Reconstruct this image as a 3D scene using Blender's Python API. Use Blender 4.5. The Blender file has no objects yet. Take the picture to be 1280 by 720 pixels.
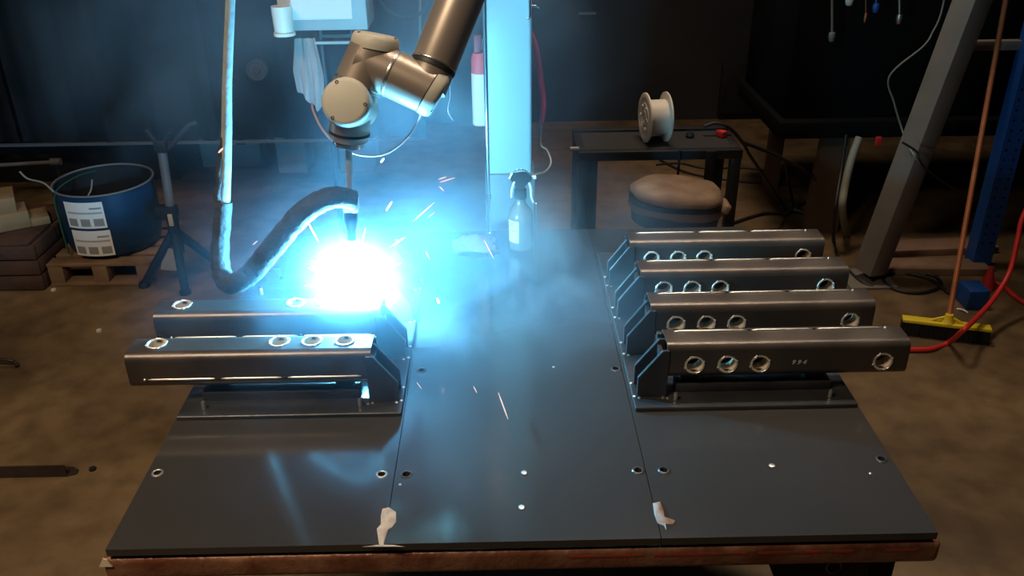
import bpy, bmesh, math, random
from mathutils import Vector, Matrix, noise
random.seed(7)
C = bpy.context.scene.collection
SC = bpy.context.scene
PI = math.pi

# ------------------------------------------------------------------ camera
TILT, YAW, ROLL, FPX = 0.4795481, 0.0113553, -0.01243674, 1100.0
CAM = Vector((-0.029851, 0.0, 2.07))
fw = Vector((math.sin(YAW)*math.cos(TILT), math.cos(YAW)*math.cos(TILT), -math.sin(TILT)))
r0 = Vector((math.cos(YAW), -math.sin(YAW), 0)); u0 = r0.cross(fw)
rt = r0*math.cos(ROLL) + u0*math.sin(ROLL); up = u0*math.cos(ROLL) - r0*math.sin(ROLL)
cam = bpy.data.cameras.new('camera'); cam.sensor_width = 36; cam.lens = 36*FPX/1280
cam.clip_start = 0.05
camo = bpy.data.objects.new('camera', cam); C.objects.link(camo)
M = Matrix.Identity(4)
for i in range(3):
    M[i][0], M[i][1], M[i][2], M[i][3] = rt[i], up[i], -fw[i], CAM[i]
camo.matrix_world = M
SC.camera = camo

# ------------------------------------------------------------------ world, lamps, exposure
w = bpy.data.worlds.new('world'); SC.world = w; w.use_nodes = True
w.node_tree.nodes['Background'].inputs[0].default_value = (0.10, 0.12, 0.16, 1)
w.node_tree.nodes['Background'].inputs[1].default_value = 0.02
SC.view_settings.view_transform = 'Standard'
SC.view_settings.look = 'None'
SC.view_settings.exposure = 0.0
SC.view_settings.gamma = 1.0
SC.view_settings.use_curve_mapping = False

def area(name, loc, target, sx, sy, power, col, spread=180):
    l = bpy.data.lights.new(name, 'AREA'); l.shape = 'RECTANGLE'; l.size = sx; l.size_y = sy
    l.energy = power; l.color = col; l.spread = math.radians(spread)
    o = bpy.data.objects.new(name, l); C.objects.link(o); o.location = loc
    o.rotation_euler = (Vector(target)-Vector(loc)).to_track_quat('-Z', 'Y').to_euler()
    return o
area('shop_lamp', (-1.6, 0.3, 4.0), (-1.45, 2.0, 0.3), 1.2, 0.5, 40, (1.0, 0.79, 0.55), 110)
area('shop_lamp_rear', (0.7, 4.3, 4.6), (0.6, 4.5, 0.0), 1.4, 0.4, 26, (1.0, 0.80, 0.60), 100)
area('side_fill', (0.7, 2.6, 4.3), (0.62, 1.95, 0.9), 1.8, 0.12, 11, (1.0, 0.82, 0.64), 60)  # added fill with narrow spread, warms the right tubes and their seams

ARC_COL = (0.13, 0.58, 1.0)
ARC_STRENGTH = 5200.0

# ------------------------------------------------------------------ pixel rays -> points in the room
def ray(x, y): return fw*FPX + rt*(x-640) - up*(y-360)
def at_z(x, y, z):
    d = ray(x, y); return CAM + d*((z-CAM.z)/d.z)
def at_y(x, y, Y):
    d = ray(x, y); return CAM + d*((Y-CAM.y)/d.y)

# ------------------------------------------------------------------ materials
MATS = {}
def mat(name, col, rough=0.5, metal=0.0, col2=None, scale=8.0, bump=0.0, bscale=60.0, spec=0.5, rvar=0.0, emit=None, estr=0, lo=0.35, hi=0.65):
    if name in MATS: return MATS[name]
    m = bpy.data.materials.new(name); m.use_nodes = True
    nt = m.node_tree; b = nt.nodes['Principled BSDF']
    b.inputs['Base Color'].default_value = (*col, 1); b.inputs['Roughness'].default_value = rough
    b.inputs['Metallic'].default_value = metal; b.inputs['Specular IOR Level'].default_value = spec
    tc = nt.nodes.new('ShaderNodeTexCoord')
    if col2 is not None or rvar:
        n = nt.nodes.new('ShaderNodeTexNoise'); n.inputs['Scale'].default_value = scale; n.inputs['Detail'].default_value = 5
        nt.links.new(tc.outputs['Object'], n.inputs['Vector'])
        if col2 is not None:
            r = nt.nodes.new('ShaderNodeValToRGB'); r.color_ramp.elements[0].position = lo; r.color_ramp.elements[1].position = hi
            r.color_ramp.elements[0].color = (*col, 1); r.color_ramp.elements[1].color = (*col2, 1)
            nt.links.new(n.outputs['Fac'], r.inputs['Fac']); nt.links.new(r.outputs['Color'], b.inputs['Base Color'])
        if rvar:
            mr = nt.nodes.new('ShaderNodeMapRange'); mr.inputs['From Min'].default_value = 0.3; mr.inputs['From Max'].default_value = 0.7
            mr.inputs['To Min'].default_value = max(0.02, rough-rvar); mr.inputs['To Max'].default_value = min(1, rough+rvar)
            nt.links.new(n.outputs['Fac'], mr.inputs['Value']); nt.links.new(mr.outputs['Result'], b.inputs['Roughness'])
    if bump:
        n2 = nt.nodes.new('ShaderNodeTexNoise'); n2.inputs['Scale'].default_value = bscale; n2.inputs['Detail'].default_value = 3
        nt.links.new(tc.outputs['Object'], n2.inputs['Vector'])
        bp = nt.nodes.new('ShaderNodeBump'); bp.inputs['Strength'].default_value = bump; bp.inputs['Distance'].default_value = 0.01
        nt.links.new(n2.outputs['Fac'], bp.inputs['Height']); nt.links.new(bp.outputs['Normal'], b.inputs['Normal'])
    if emit:
        b.inputs['Emission Color'].default_value = (*emit, 1); b.inputs['Emission Strength'].default_value = estr
    MATS[name] = m
    return m
def floor_mat():
    m = bpy.data.materials.new('stained_concrete'); m.use_nodes = True; nt = m.node_tree; b = nt.nodes['Principled BSDF']
    tc = nt.nodes.new('ShaderNodeTexCoord')
    n = nt.nodes.new('ShaderNodeTexNoise'); n.inputs['Scale'].default_value = 1.6; n.inputs['Detail'].default_value = 7; n.inputs['Distortion'].default_value = 0.6
    n2 = nt.nodes.new('ShaderNodeTexNoise'); n2.inputs['Scale'].default_value = 9; n2.inputs['Detail'].default_value = 6
    r = nt.nodes.new('ShaderNodeValToRGB'); e = r.color_ramp.elements
    e[0].position = 0.3; e[0].color = (0.085, 0.052, 0.024, 1); e[1].position = 0.72; e[1].color = (0.235, 0.152, 0.075, 1)
    r2 = nt.nodes.new('ShaderNodeValToRGB'); e = r2.color_ramp.elements
    e[0].position = 0.30; e[0].color = (0.62, 0.60, 0.58, 1); e[1].position = 0.6; e[1].color = (1, 1, 1, 1)
    mx = nt.nodes.new('ShaderNodeMixRGB'); mx.blend_type = 'MULTIPLY'; mx.inputs[0].default_value = 1
    nt.links.new(tc.outputs['Object'], n.inputs['Vector']); nt.links.new(tc.outputs['Object'], n2.inputs['Vector'])
    nt.links.new(n.outputs['Fac'], r.inputs['Fac']); nt.links.new(n2.outputs['Fac'], r2.inputs['Fac'])
    nt.links.new(r.outputs['Color'], mx.inputs[1]); nt.links.new(r2.outputs['Color'], mx.inputs[2])
    nt.links.new(mx.outputs['Color'], b.inputs['Base Color'])
    b.inputs['Roughness'].default_value = 0.55
    bp = nt.nodes.new('ShaderNodeBump'); bp.inputs['Strength'].default_value = 0.15; bp.inputs['Distance'].default_value = 0.01
    nt.links.new(n2.outputs['Fac'], bp.inputs['Height']); nt.links.new(bp.outputs['Normal'], b.inputs['Normal'])
    return m
plate_m = mat('dark_table_steel', (0.074, 0.070, 0.068), 0.12, 0.55, (0.097, 0.092, 0.088), 2.2, 0.0, 25, rvar=0.02, lo=0.2, hi=0.8)
fixt_m = mat('dark_fixture_steel', (0.045, 0.046, 0.05), 0.32, 0.5, (0.08, 0.08, 0.085), 9, 0.05, 70)
tube_m = mat('mill_scale_steel', (0.085, 0.072, 0.064), 0.36, 0.65, (0.125, 0.103, 0.09), 7, 0.04, 60, rvar=0.06)
tube_in = mat('tube_inside', (0.09, 0.08, 0.07), 0.6, 0.4)
shiny_m = mat('ground_steel', (0.80, 0.77, 0.72), 0.34, 0.9)
bush_m = mat('machined_bushing', (0.85, 0.72, 0.56), 0.5, 0.1)
rust_m = mat('rusty_rail', (0.14, 0.045, 0.022), 0.42, 0.25, (0.30, 0.14, 0.08), 14, 0.2, 90, rvar=0.12)
red_refl_m = mat('red_reflection_tone', (0.50, 0.022, 0.02), 0.45, 0, (0.17, 0.06, 0.035), 40)  # red light reflected on the rail, put in as colour
black_m = mat('black_paint', (0.010, 0.010, 0.012), 0.6, 0.0, (0.017, 0.017, 0.019), 12, spec=0.25)
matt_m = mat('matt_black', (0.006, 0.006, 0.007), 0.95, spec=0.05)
bframe_m = mat('dark_bench_paint', (0.010, 0.012, 0.016), 0.5, 0.0, (0.016, 0.018, 0.022), 10)
hole_m = mat('hole_black', (0.004, 0.004, 0.004), 0.7)
robot_m = mat('robot_grey', (0.36, 0.295, 0.245), 0.36, 0.5, (0.40, 0.335, 0.28), 5)
cap_m = mat('robot_cap', (0.54, 0.515, 0.44), 0.5)
ring_m = mat('robot_ring', (0.75, 0.70, 0.64), 0.25, 0.9)
dring_m = mat('robot_dark_seal', (0.02, 0.02, 0.02), 0.5)
hose_m = mat('sleeve_leather', (0.028, 0.028, 0.032), 0.75, 0, (0.045, 0.045, 0.05), 30, 0.5, 70)
sleeve_pale = mat('sleeve_lining', (0.34, 0.38, 0.38), 0.8, 0, (0.24, 0.28, 0.29), 25, 0.3, 60)
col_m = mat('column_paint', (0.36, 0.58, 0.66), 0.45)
white_m = mat('white_paper', (0.82, 0.82, 0.80), 0.8)
whitep_m = mat('white_plastic', (0.80, 0.78, 0.72), 0.45)
spool_m = mat('cream_plastic', (0.78, 0.70, 0.60), 0.5)
box_m = mat('grey_box_paint', (0.38, 0.45, 0.48), 0.5)
cloth_m = mat('greyish_cloth', (0.66, 0.55, 0.53), 0.9, 0, (0.74, 0.64, 0.62), 12, 0.3, 60)
pink_m = mat('pink_cable', (0.36, 0.22, 0.23), 0.6)
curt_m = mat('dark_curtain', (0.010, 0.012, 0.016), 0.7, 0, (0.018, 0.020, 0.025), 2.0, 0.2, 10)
hem_m = mat('curtain_hem', (0.12, 0.13, 0.15), 0.8)
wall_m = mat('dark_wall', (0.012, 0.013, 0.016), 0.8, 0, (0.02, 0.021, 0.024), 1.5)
tan_m = mat('tan_leather', (0.20, 0.125, 0.08), 0.55, 0, (0.32, 0.21, 0.135), 9, 0.5, 22)
brown_m = mat('brown_leather', (0.20, 0.145, 0.12), 0.6, 0, (0.26, 0.18, 0.14), 9, 0.2, 40)
drum_m = mat('blue_drum', (0.006, 0.050, 0.13), 0.5, 0, (0.005, 0.036, 0.095), 5, 0.4, 12)
green_m = mat('green_strap', (0.02, 0.10, 0.05), 0.6)
pal_m = mat('pallet_wood', (0.17, 0.10, 0.055), 0.8, 0, (0.25, 0.15, 0.085), 8, 0.3, 40)
tanwood_m = mat('tan_timber', (0.24, 0.145, 0.065), 0.7, 0, (0.32, 0.20, 0.10), 7, 0.2, 40)
crate_m = mat('dark_crate_wood', (0.055, 0.026, 0.017), 0.8, 0, (0.09, 0.042, 0.027), 7, 0.3, 40)
stand_m = mat('stand_paint', (0.16, 0.15, 0.16), 0.5, 0.3, (0.22, 0.20, 0.20), 9)
orange_m = mat('copper_orange_handle', (0.50, 0.17, 0.07), 0.4, 0.1, (0.36, 0.11, 0.05), 12)
yellow_m = mat('yellow_plastic', (0.80, 0.62, 0.03), 0.45)
rack_m = mat('blue_rack_paint', (0.008, 0.06, 0.25), 0.45)
red_m = mat('red_rubber', (0.62, 0.03, 0.025), 0.45)
beam_m = mat('grey_brace_paint', (0.21, 0.185, 0.165), 0.6, 0, (0.165, 0.145, 0.13), 5)
legb_m = mat('brown_leg_wood', (0.085, 0.048, 0.028), 0.7, 0, (0.12, 0.07, 0.04), 6)
cable_m = mat('black_cable', (0.012, 0.012, 0.013), 0.55)
palep_m = mat('pale_pipe_paint', (0.24, 0.24, 0.20), 0.6)
plank_m = mat('floor_plank_wood', (0.18, 0.105, 0.07), 0.8, 0, (0.25, 0.15, 0.10), 6, 0.2, 40)
rag_m = mat('tan_rag', (0.16, 0.095, 0.05), 0.9, 0, (0.24, 0.15, 0.09), 14, 0.4, 50)
ink_m = mat('label_ink', (0.28, 0.28, 0.28), 0.8)
pinkw_m = mat('pale_red_paint', (0.70, 0.10, 0.12), 0.5)
cyl_white = mat('extinguisher_label', (0.75, 0.68, 0.70), 0.6)
carton_m = mat('pale_carton', (0.30, 0.30, 0.31), 0.8, 0, (0.24, 0.24, 0.25), 6)
bottle_m = mat('clear_grey_plastic', (0.19, 0.155, 0.15), 0.22)
spat_m = mat('weld_white_residue', (0.62, 0.58, 0.54), 0.7, 0, (0.42, 0.36, 0.33), 60)
spat2_m = mat('weld_brown_residue', (0.34, 0.25, 0.20), 0.7, 0, (0.22, 0.15, 0.12), 60)
chrome_m = mat('chrome', (0.8, 0.8, 0.8), 0.12, 1.0)
cream_m = mat('cream_tape', (0.85, 0.70, 0.50), 0.7)
blued_m = mat('blue_handle', (0.03, 0.12, 0.5), 0.4)
chalk_m = mat('chalk_mark', (0.62, 0.60, 0.50), 0.9)

# ------------------------------------------------------------------ mesh helpers
def V(*a): return Vector(a)
def add_box(bm, c, s, rot=None, bevel=0.0, seg=2):
    r = bmesh.ops.create_cube(bm, size=1.0)
    vs = r['verts']
    for v in vs: v.co = Vector((v.co.x*s[0], v.co.y*s[1], v.co.z*s[2]))
    if bevel:
        es = list({e for v in vs for e in v.link_edges})
        g = bmesh.ops.bevel(bm, geom=es, offset=bevel, segments=seg, affect='EDGES', profile=0.5)
        vs = list({v for f in g['faces'] for v in f.verts} | {v for v in vs if v.is_valid})
    for v in vs:
        if rot is not None: v.co = rot @ v.co
        v.co = v.co + Vector(c)
def frame(d):
    d = d.normalized(); a = Vector((0, 0, 1)) if abs(d.z) < 0.95 else Vector((1, 0, 0))
    x = d.cross(a).normalized(); y = d.cross(x).normalized()
    return x, y
def smooth_path(pts, n=8):
    pts = [Vector(p) for p in pts]; out = []
    for i in range(len(pts)-1):
        p0 = pts[max(i-1, 0)]; p1 = pts[i]; p2 = pts[i+1]; p3 = pts[min(i+2, len(pts)-1)]
        for k in range(n):
            t = k/n
            out.append(0.5*((2*p1)+(p2-p0)*t+(2*p0-5*p1+4*p2-p3)*t*t+(3*p1-p0-3*p2+p3)*t**3))
    out.append(pts[-1]); return out
def add_tube(bm, pts, radii, seg=10, caps=True, squash=1.0, closed=False):
    pts = [Vector(p) for p in pts]
    if not isinstance(radii, (list, tuple)): radii = [radii]*len(pts)
    if len(radii) != len(pts):
        n = len(radii)-1; rr = []
        for i in range(len(pts)):
            t = i/(len(pts)-1)*n; k = min(int(t), n-1); rr.append(radii[k]+(radii[k+1]-radii[k])*(t-k))
        radii = rr
    rings = []; px = None
    for i, p in enumerate(pts):
        if closed: d = pts[(i+1) % len(pts)]-pts[i-1]
        else: d = pts[min(i+1, len(pts)-1)]-pts[max(i-1, 0)]
        d.normalize()
        if px is None: x, y = frame(d)
        else:
            x = px-d*px.dot(d); x.normalize(); y = d.cross(x)
        px = x
        rings.append([bm.verts.new(p+(x*math.cos(2*PI*k/seg)+y*math.sin(2*PI*k/seg)*squash)*radii[i]) for k in range(seg)])
    m = len(rings)
    for i in range(m if closed else m-1):
        a, b = rings[i], rings[(i+1) % m]
        for k in range(seg):
            bm.faces.new((a[k], a[(k+1) % seg], b[(k+1) % seg], b[k]))
    if caps and not closed:
        bm.faces.new(rings[0][::-1]); bm.faces.new(rings[-1])
def add_lathe(bm, origin, axis, prof, seg=32):
    """prof = list of (radius, distance along axis)"""
    o = Vector(origin); d = Vector(axis).normalized(); x, y = frame(d); rings = []
    for r, h in prof:
        if r < 1e-6: rings.append([bm.verts.new(o+d*h)])
        else: rings.append([bm.verts.new(o+d*h+(x*math.cos(2*PI*k/seg)+y*math.sin(2*PI*k/seg))*r) for k in range(seg)])
    for a, b in zip(rings, rings[1:]):
        if len(a) == 1 and len(b) == 1: continue
        for k in range(seg):
            if len(a) == 1: bm.faces.new((a[0], b[(k+1) % seg], b[k]))
            elif len(b) == 1: bm.faces.new((a[k], a[(k+1) % seg], b[0]))
            else: bm.faces.new((a[k], a[(k+1) % seg], b[(k+1) % seg], b[k]))
def add_prism(bm, poly, vec):
    vec = Vector(vec)
    a = [bm.verts.new(Vector(p)) for p in poly]; b = [bm.verts.new(Vector(p)+vec) for p in poly]
    n = len(a)
    bm.faces.new(a[::-1]); bm.faces.new(b)
    for k in range(n): bm.faces.new((a[k], a[(k+1) % n], b[(k+1) % n], b[k]))
def add_panel(bm, outline, holes, place, thick, hseg=20):
    """flat panel in local (u,v) with round through holes; place(u,v,w) -> world, w from 0 to -thick"""
    for w_ in (0.0, -thick):
        tmp = []
        def loop(pts):
            vs = [bm.verts.new(place(u, v, w_)) for u, v in pts]
            return [bm.edges.new((vs[i], vs[(i+1) % len(vs)])) for i in range(len(vs))], vs
        E, vo = loop(outline); tmp += E; hv = []
        for (hu, hv_, hr) in holes:
            e, vs = loop([(hu+hr*math.cos(2*PI*k/hseg), hv_+hr*math.sin(2*PI*k/hseg)) for k in range(hseg)]); tmp += e; hv.append(vs)
        bmesh.ops.triangle_fill(bm, use_beauty=True, use_dissolve=False, edges=tmp)
        if w_ == 0.0: o1, h1 = vo, hv
        else: o2, h2 = vo, hv
    if thick:
        for a, b in [(o1, o2)]+list(zip(h1, h2)):
            n = len(a)
            for k in range(n): bm.faces.new((a[k], a[(k+1) % n], b[(k+1) % n], b[k]))
def obj(name, bm, m=None, parent=None, smooth=None, loc=None):
    bmesh.ops.recalc_face_normals(bm, faces=bm.faces)
    me = bpy.data.meshes.new(name)
    if loc is not None:
        for v in bm.verts: v.co -= Vector(loc)
    bm.to_mesh(me); bm.free()
    o = bpy.data.objects.new(name, me); C.objects.link(o)
    if loc is not None: o.location = loc
    if m is not None:
        for x in (m if isinstance(m, (list, tuple)) else [m]): me.materials.append(x)
    if smooth is not None:
        for p in me.polygons: p.use_smooth = True
        try: me.set_sharp_from_angle(angle=math.radians(smooth))
        except Exception: pass
    if parent is not None:
        o.parent = parent
        ws = Vector((0, 0, 0)); q = parent
        while q is not None: ws += q.location; q = q.parent
        if not parent.get('local'): o.location = o.location - ws
    return o
def B(): return bmesh.new()
def tag(o, label, cat, group=None, kind=None):
    o['label'] = label; o['category'] = cat
    if group: o['group'] = group
    if kind: o['kind'] = kind
    return o
def thing(name, label, cat, loc=(0, 0, 0), group=None, local=False, kind=None):
    o = bpy.data.objects.new(name, None); C.objects.link(o); o.location = loc; o.empty_display_size = 0.05
    if local: o['local'] = True
    return tag(o, label, cat, group, kind)
def struct(name, bm, m):
    o = obj(name, bm, m); o['kind'] = 'structure'; return o
def box_obj(name, c, s, m, parent=None, bevel=0.0, rot=None):
    bm = B(); add_box(bm, c, s, rot, bevel); return obj(name, bm, m, parent, smooth=30 if bevel else None)
def tube_obj(name, pts, r, m, parent=None, seg=10, n=8, smooth=True, squash=1.0):
    bm = B(); add_tube(bm, smooth_path(pts, n) if n > 1 and len(pts) > 2 else pts, r, seg, squash=squash)
    return obj(name, bm, m, parent, smooth=50)
def lathe_obj(name, o, ax, prof, m, parent=None, seg=32, ang=35):
    bm = B(); add_lathe(bm, o, ax, prof, seg); return obj(name, bm, m, parent, smooth=ang)

# ------------------------------------------------------------------ the building
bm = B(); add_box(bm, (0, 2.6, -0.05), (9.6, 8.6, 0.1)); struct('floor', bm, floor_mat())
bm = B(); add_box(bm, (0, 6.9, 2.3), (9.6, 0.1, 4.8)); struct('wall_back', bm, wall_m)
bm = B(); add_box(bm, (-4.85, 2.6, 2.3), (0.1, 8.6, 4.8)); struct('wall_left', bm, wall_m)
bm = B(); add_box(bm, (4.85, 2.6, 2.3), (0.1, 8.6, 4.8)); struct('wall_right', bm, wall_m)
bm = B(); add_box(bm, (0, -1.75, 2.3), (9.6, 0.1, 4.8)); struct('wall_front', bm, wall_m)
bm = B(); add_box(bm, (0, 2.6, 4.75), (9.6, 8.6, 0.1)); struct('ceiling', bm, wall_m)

# ------------------------------------------------------------------ welding table
TX = 0.7727; TY0, TY1 = 1.231, 2.66; TZ = 0.90
S1, S2 = -0.259, 0.256
table = thing('welding_table', 'dark steel welding table of three plates with rusty front rail', 'table', (0, 1.95, 0))
table_holes = {0: [(-0.751, 1.45), (-0.286, 1.431)], 1: [(-0.235, 1.429), (0.241, 1.427), (-0.233, 1.821), (0.242, 1.812), (-0.215, 2.185)], 2: [(0.294, 1.426), (0.752, 1.448)]}
g = 0.0008
for i, (x0, x1) in enumerate([(-TX, S1-g), (S1+g, S2-g), (S2+g, TX)]):
    bm = B()
    hs = [(hx, hy, 0.0075) for hx, hy in table_holes[i]]
    add_panel(bm, [(x0, TY0), (x1, TY0), (x1, TY1), (x0, TY1)], hs, lambda u, v, w_: V(u, v, TZ+w_), 0.016)
    obj('top_plate', bm, plate_m, table)
    for hx, hy, _ in hs:
        lathe_obj('hole_ring', (hx, hy, TZ), (0, 0, 1), [(0.0076, -0.004), (0.0078, 0.0012), (0.0088, 0.0018), (0.0112, 0.0014), (0.0125, 0.0)], fixt_m if i else shiny_m, table, 20)
        lathe_obj('socket_screw', (hx, hy, TZ-0.010), (0, 0, 1), [(0, 0), (0.007, 0), (0.007, 0.002), (0, 0.002)], hole_m, table, 12)
# small scattered marks and nuts in the plates
for (px_, py_) in [(527, 463), (770, 461)]: pass
for (px_, py_, rr) in [(655, 591, 0.006), (965, 582, 0.006), (500, 606, 0.003), (1088, 592, 0.003), (652, 634, 0.006), (692, 459, 0.003)]:
    p = at_z(px_, py_, TZ)
    lathe_obj('plug_screw', p, (0, 0, 1), [(rr, 0), (rr, 0.0012), (rr*0.6, 0.0018), (0, 0.0018)], shiny_m, table, 12)
# rails and legs
bm = B(); add_box(bm, (0, TY0+0.022, 0.850), (1.575, 0.048, 0.052), None, 0.012, 4); obj('front_rail', bm, rust_m, table, 40)
for (xa, xb) in [(0.085, 0.225), (0.245, 0.42), (0.44, 0.62), (0.68, 0.74)]:  # reflected red light drawn as thin stripes on the rail face
    bm = B(); add_box(bm, ((xa+xb)/2, TY0-0.0022, 0.8605), (xb-xa, 0.0010, 0.006)); obj('red_reflection_stripe', bm, red_refl_m, table)
box_obj('rear_rail', (0, TY1-0.03, 0.8625), (1.545, 0.045, 0.045), rust_m, table, 0.008)
for sx in (-1, 1): box_obj('side_rail', (sx*(TX-0.06), (TY0+TY1)/2, 0.8625), (0.045, TY1-TY0-0.1, 0.045), rust_m, table, 0.008)
for sx in (-1, 1):
    for yy in (TY0+0.10, TY1-0.08):
        box_obj('leg', (sx*(TX-0.06), yy, 0.42), (0.07, 0.07, 0.84), black_m, table, 0.006)
# dark outrigger pocket with a chain ring under the right end of the front rail
box_obj('leg_pocket', (0.588, TY0+0.06, 0.79), (0.178, 0.06, 0.10), black_m, table, 0.004)
pr = at_y(1042, 708, TY0+0.028)
bm = B(); add_tube(bm, [pr+V(0.014*math.cos(t), -0.001, 0.0155*math.sin(t)) for t in [2*PI*k/24 for k in range(24)]], 0.0016, 6, closed=True)
obj('lifting_ring', bm, palep_m, table, 60)
# flat residue of old tack welds over the plate seams
def residue(pts, m, z0=TZ, h=0.003):
    bm = B(); P = [at_z(x, y, z0) for x, y in pts]; c = sum(P, Vector())/len(P)
    top = []; low = []
    for p in P:
        low.append(bm.verts.new(p)); top.append(bm.verts.new(p+(c-p)*0.22+V(0, 0, h*(0.6+0.6*random.random()))))
    n = len(P)
    for k in range(n): bm.faces.new((low[k], low[(k+1) % n], top[(k+1) % n], top[k]))
    f = bm.faces.new(top); bmesh.ops.triangulate(bm, faces=[f])
    return obj('weld_residue', bm, m, table, 60)
residue([(478, 636), (486, 634), (495, 640), (495, 652), (490, 659), (485, 662), (482, 672), (479, 682), (474, 682), (472, 668), (471, 661), (476, 655), (476, 645)], spat_m)
residue([(452, 683.5), (470, 681), (492, 681), (507, 683.5)], spat_m, TZ, 0.001)
residue([(816, 629), (825, 627), (829, 636), (831, 648), (844, 651), (841, 655), (832, 655), (833, 663), (830, 657), (822, 654), (818, 644)], spat2_m)
# pale tape scrap on the end of the rail
p0 = V(-0.783, TY0-0.0005, 0.868)
bm = B(); add_prism(bm, [p0+V(-0.008, -0.002, -0.006), p0+V(0.017, -0.002, -0.006), p0+V(0.011, -0.002, 0.011), p0+V(0.003, -0.002, 0.015)], V(0, -0.002, 0)); obj('tape_scrap', bm, cream_m, table)

# ------------------------------------------------------------------ fixture plates with brackets
PZ = TZ+0.010
def fixture(sx, label):
    f = thing('fixture_plate', label, 'fixture', (sx*0.515, 2.0, TZ))
    bm = B(); add_box(bm, (sx*0.5165, (1.632+2.46)/2, TZ+0.005), (0.505, 2.46-1.632, 0.010), None, 0.0015, 1); obj('base_plate', bm, fixt_m, f, 30)
    for k in range(4):
        y0 = 1.675+0.1855*k
        for dy in (0.0, 0.052):
            pts = [(0.273, PZ), (0.273, 0.962), (0.3255, 1.032), (0.341, 1.032), (0.341, PZ)]
            bm = B(); add_prism(bm, [V(sx*x, y0+dy, z) for x, z in pts], V(0, 0.009, 0))
            bmesh.ops.bevel(bm, geom=list(bm.edges), offset=0.0012, segments=1, affect='EDGES')
            obj('gusset', bm, fixt_m, f)
        box_obj('stop_web', (sx*0.326, y0+0.0305, 0.965), (0.008, 0.042, 0.11), fixt_m, f)
        box_obj('stop_post', (sx*0.332, y0+0.082, 0.972), (0.014, 0.012, 0.124), fixt_m, f, 0.001)
        # riser bar under the workpiece, with its chamfered front lip
        box_obj('riser_bar', (sx*0.545, y0+0.040, PZ+0.011), (0.36, 0.045, 0.022), fixt_m, f, 0.0015)
        for xx in (0.40, 0.69): box_obj('riser_block', (sx*xx, y0+0.048, PZ+0.0335), (0.04, 0.03, 0.0235), fixt_m, f, 0.0015)
        for xx in (0.36, 0.715):
            lathe_obj('dowel_pin', (sx*xx, y0-0.018+0.006, PZ), (0, 0, 1), [(0.005, 0), (0.005, 0.016), (0.0035, 0.019), (0, 0.019)], shiny_m, f, 12)
        for (xx, yy) in [(0.268, y0+0.004), (0.279, y0-0.003), (0.268, y0+0.058), (0.333, y0-0.004), (0.343, y0-0.007)]:
            lathe_obj('weld_bead', (sx*xx, yy, PZ-0.001), (0, 0, 1), [(0.004, 0), (0.0035, 0.0025), (0, 0.0042)], shiny_m, f, 8)
    return f
fixR = fixture(1, 'dark fixture plate under the four drilled tubes')
fixL = fixture(-1, 'dark fixture plate under the two drilled tubes beside the weld arc')
# coil of spilled spatter by the first right bracket
pc = V(0.256, 1.69, TZ)

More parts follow.
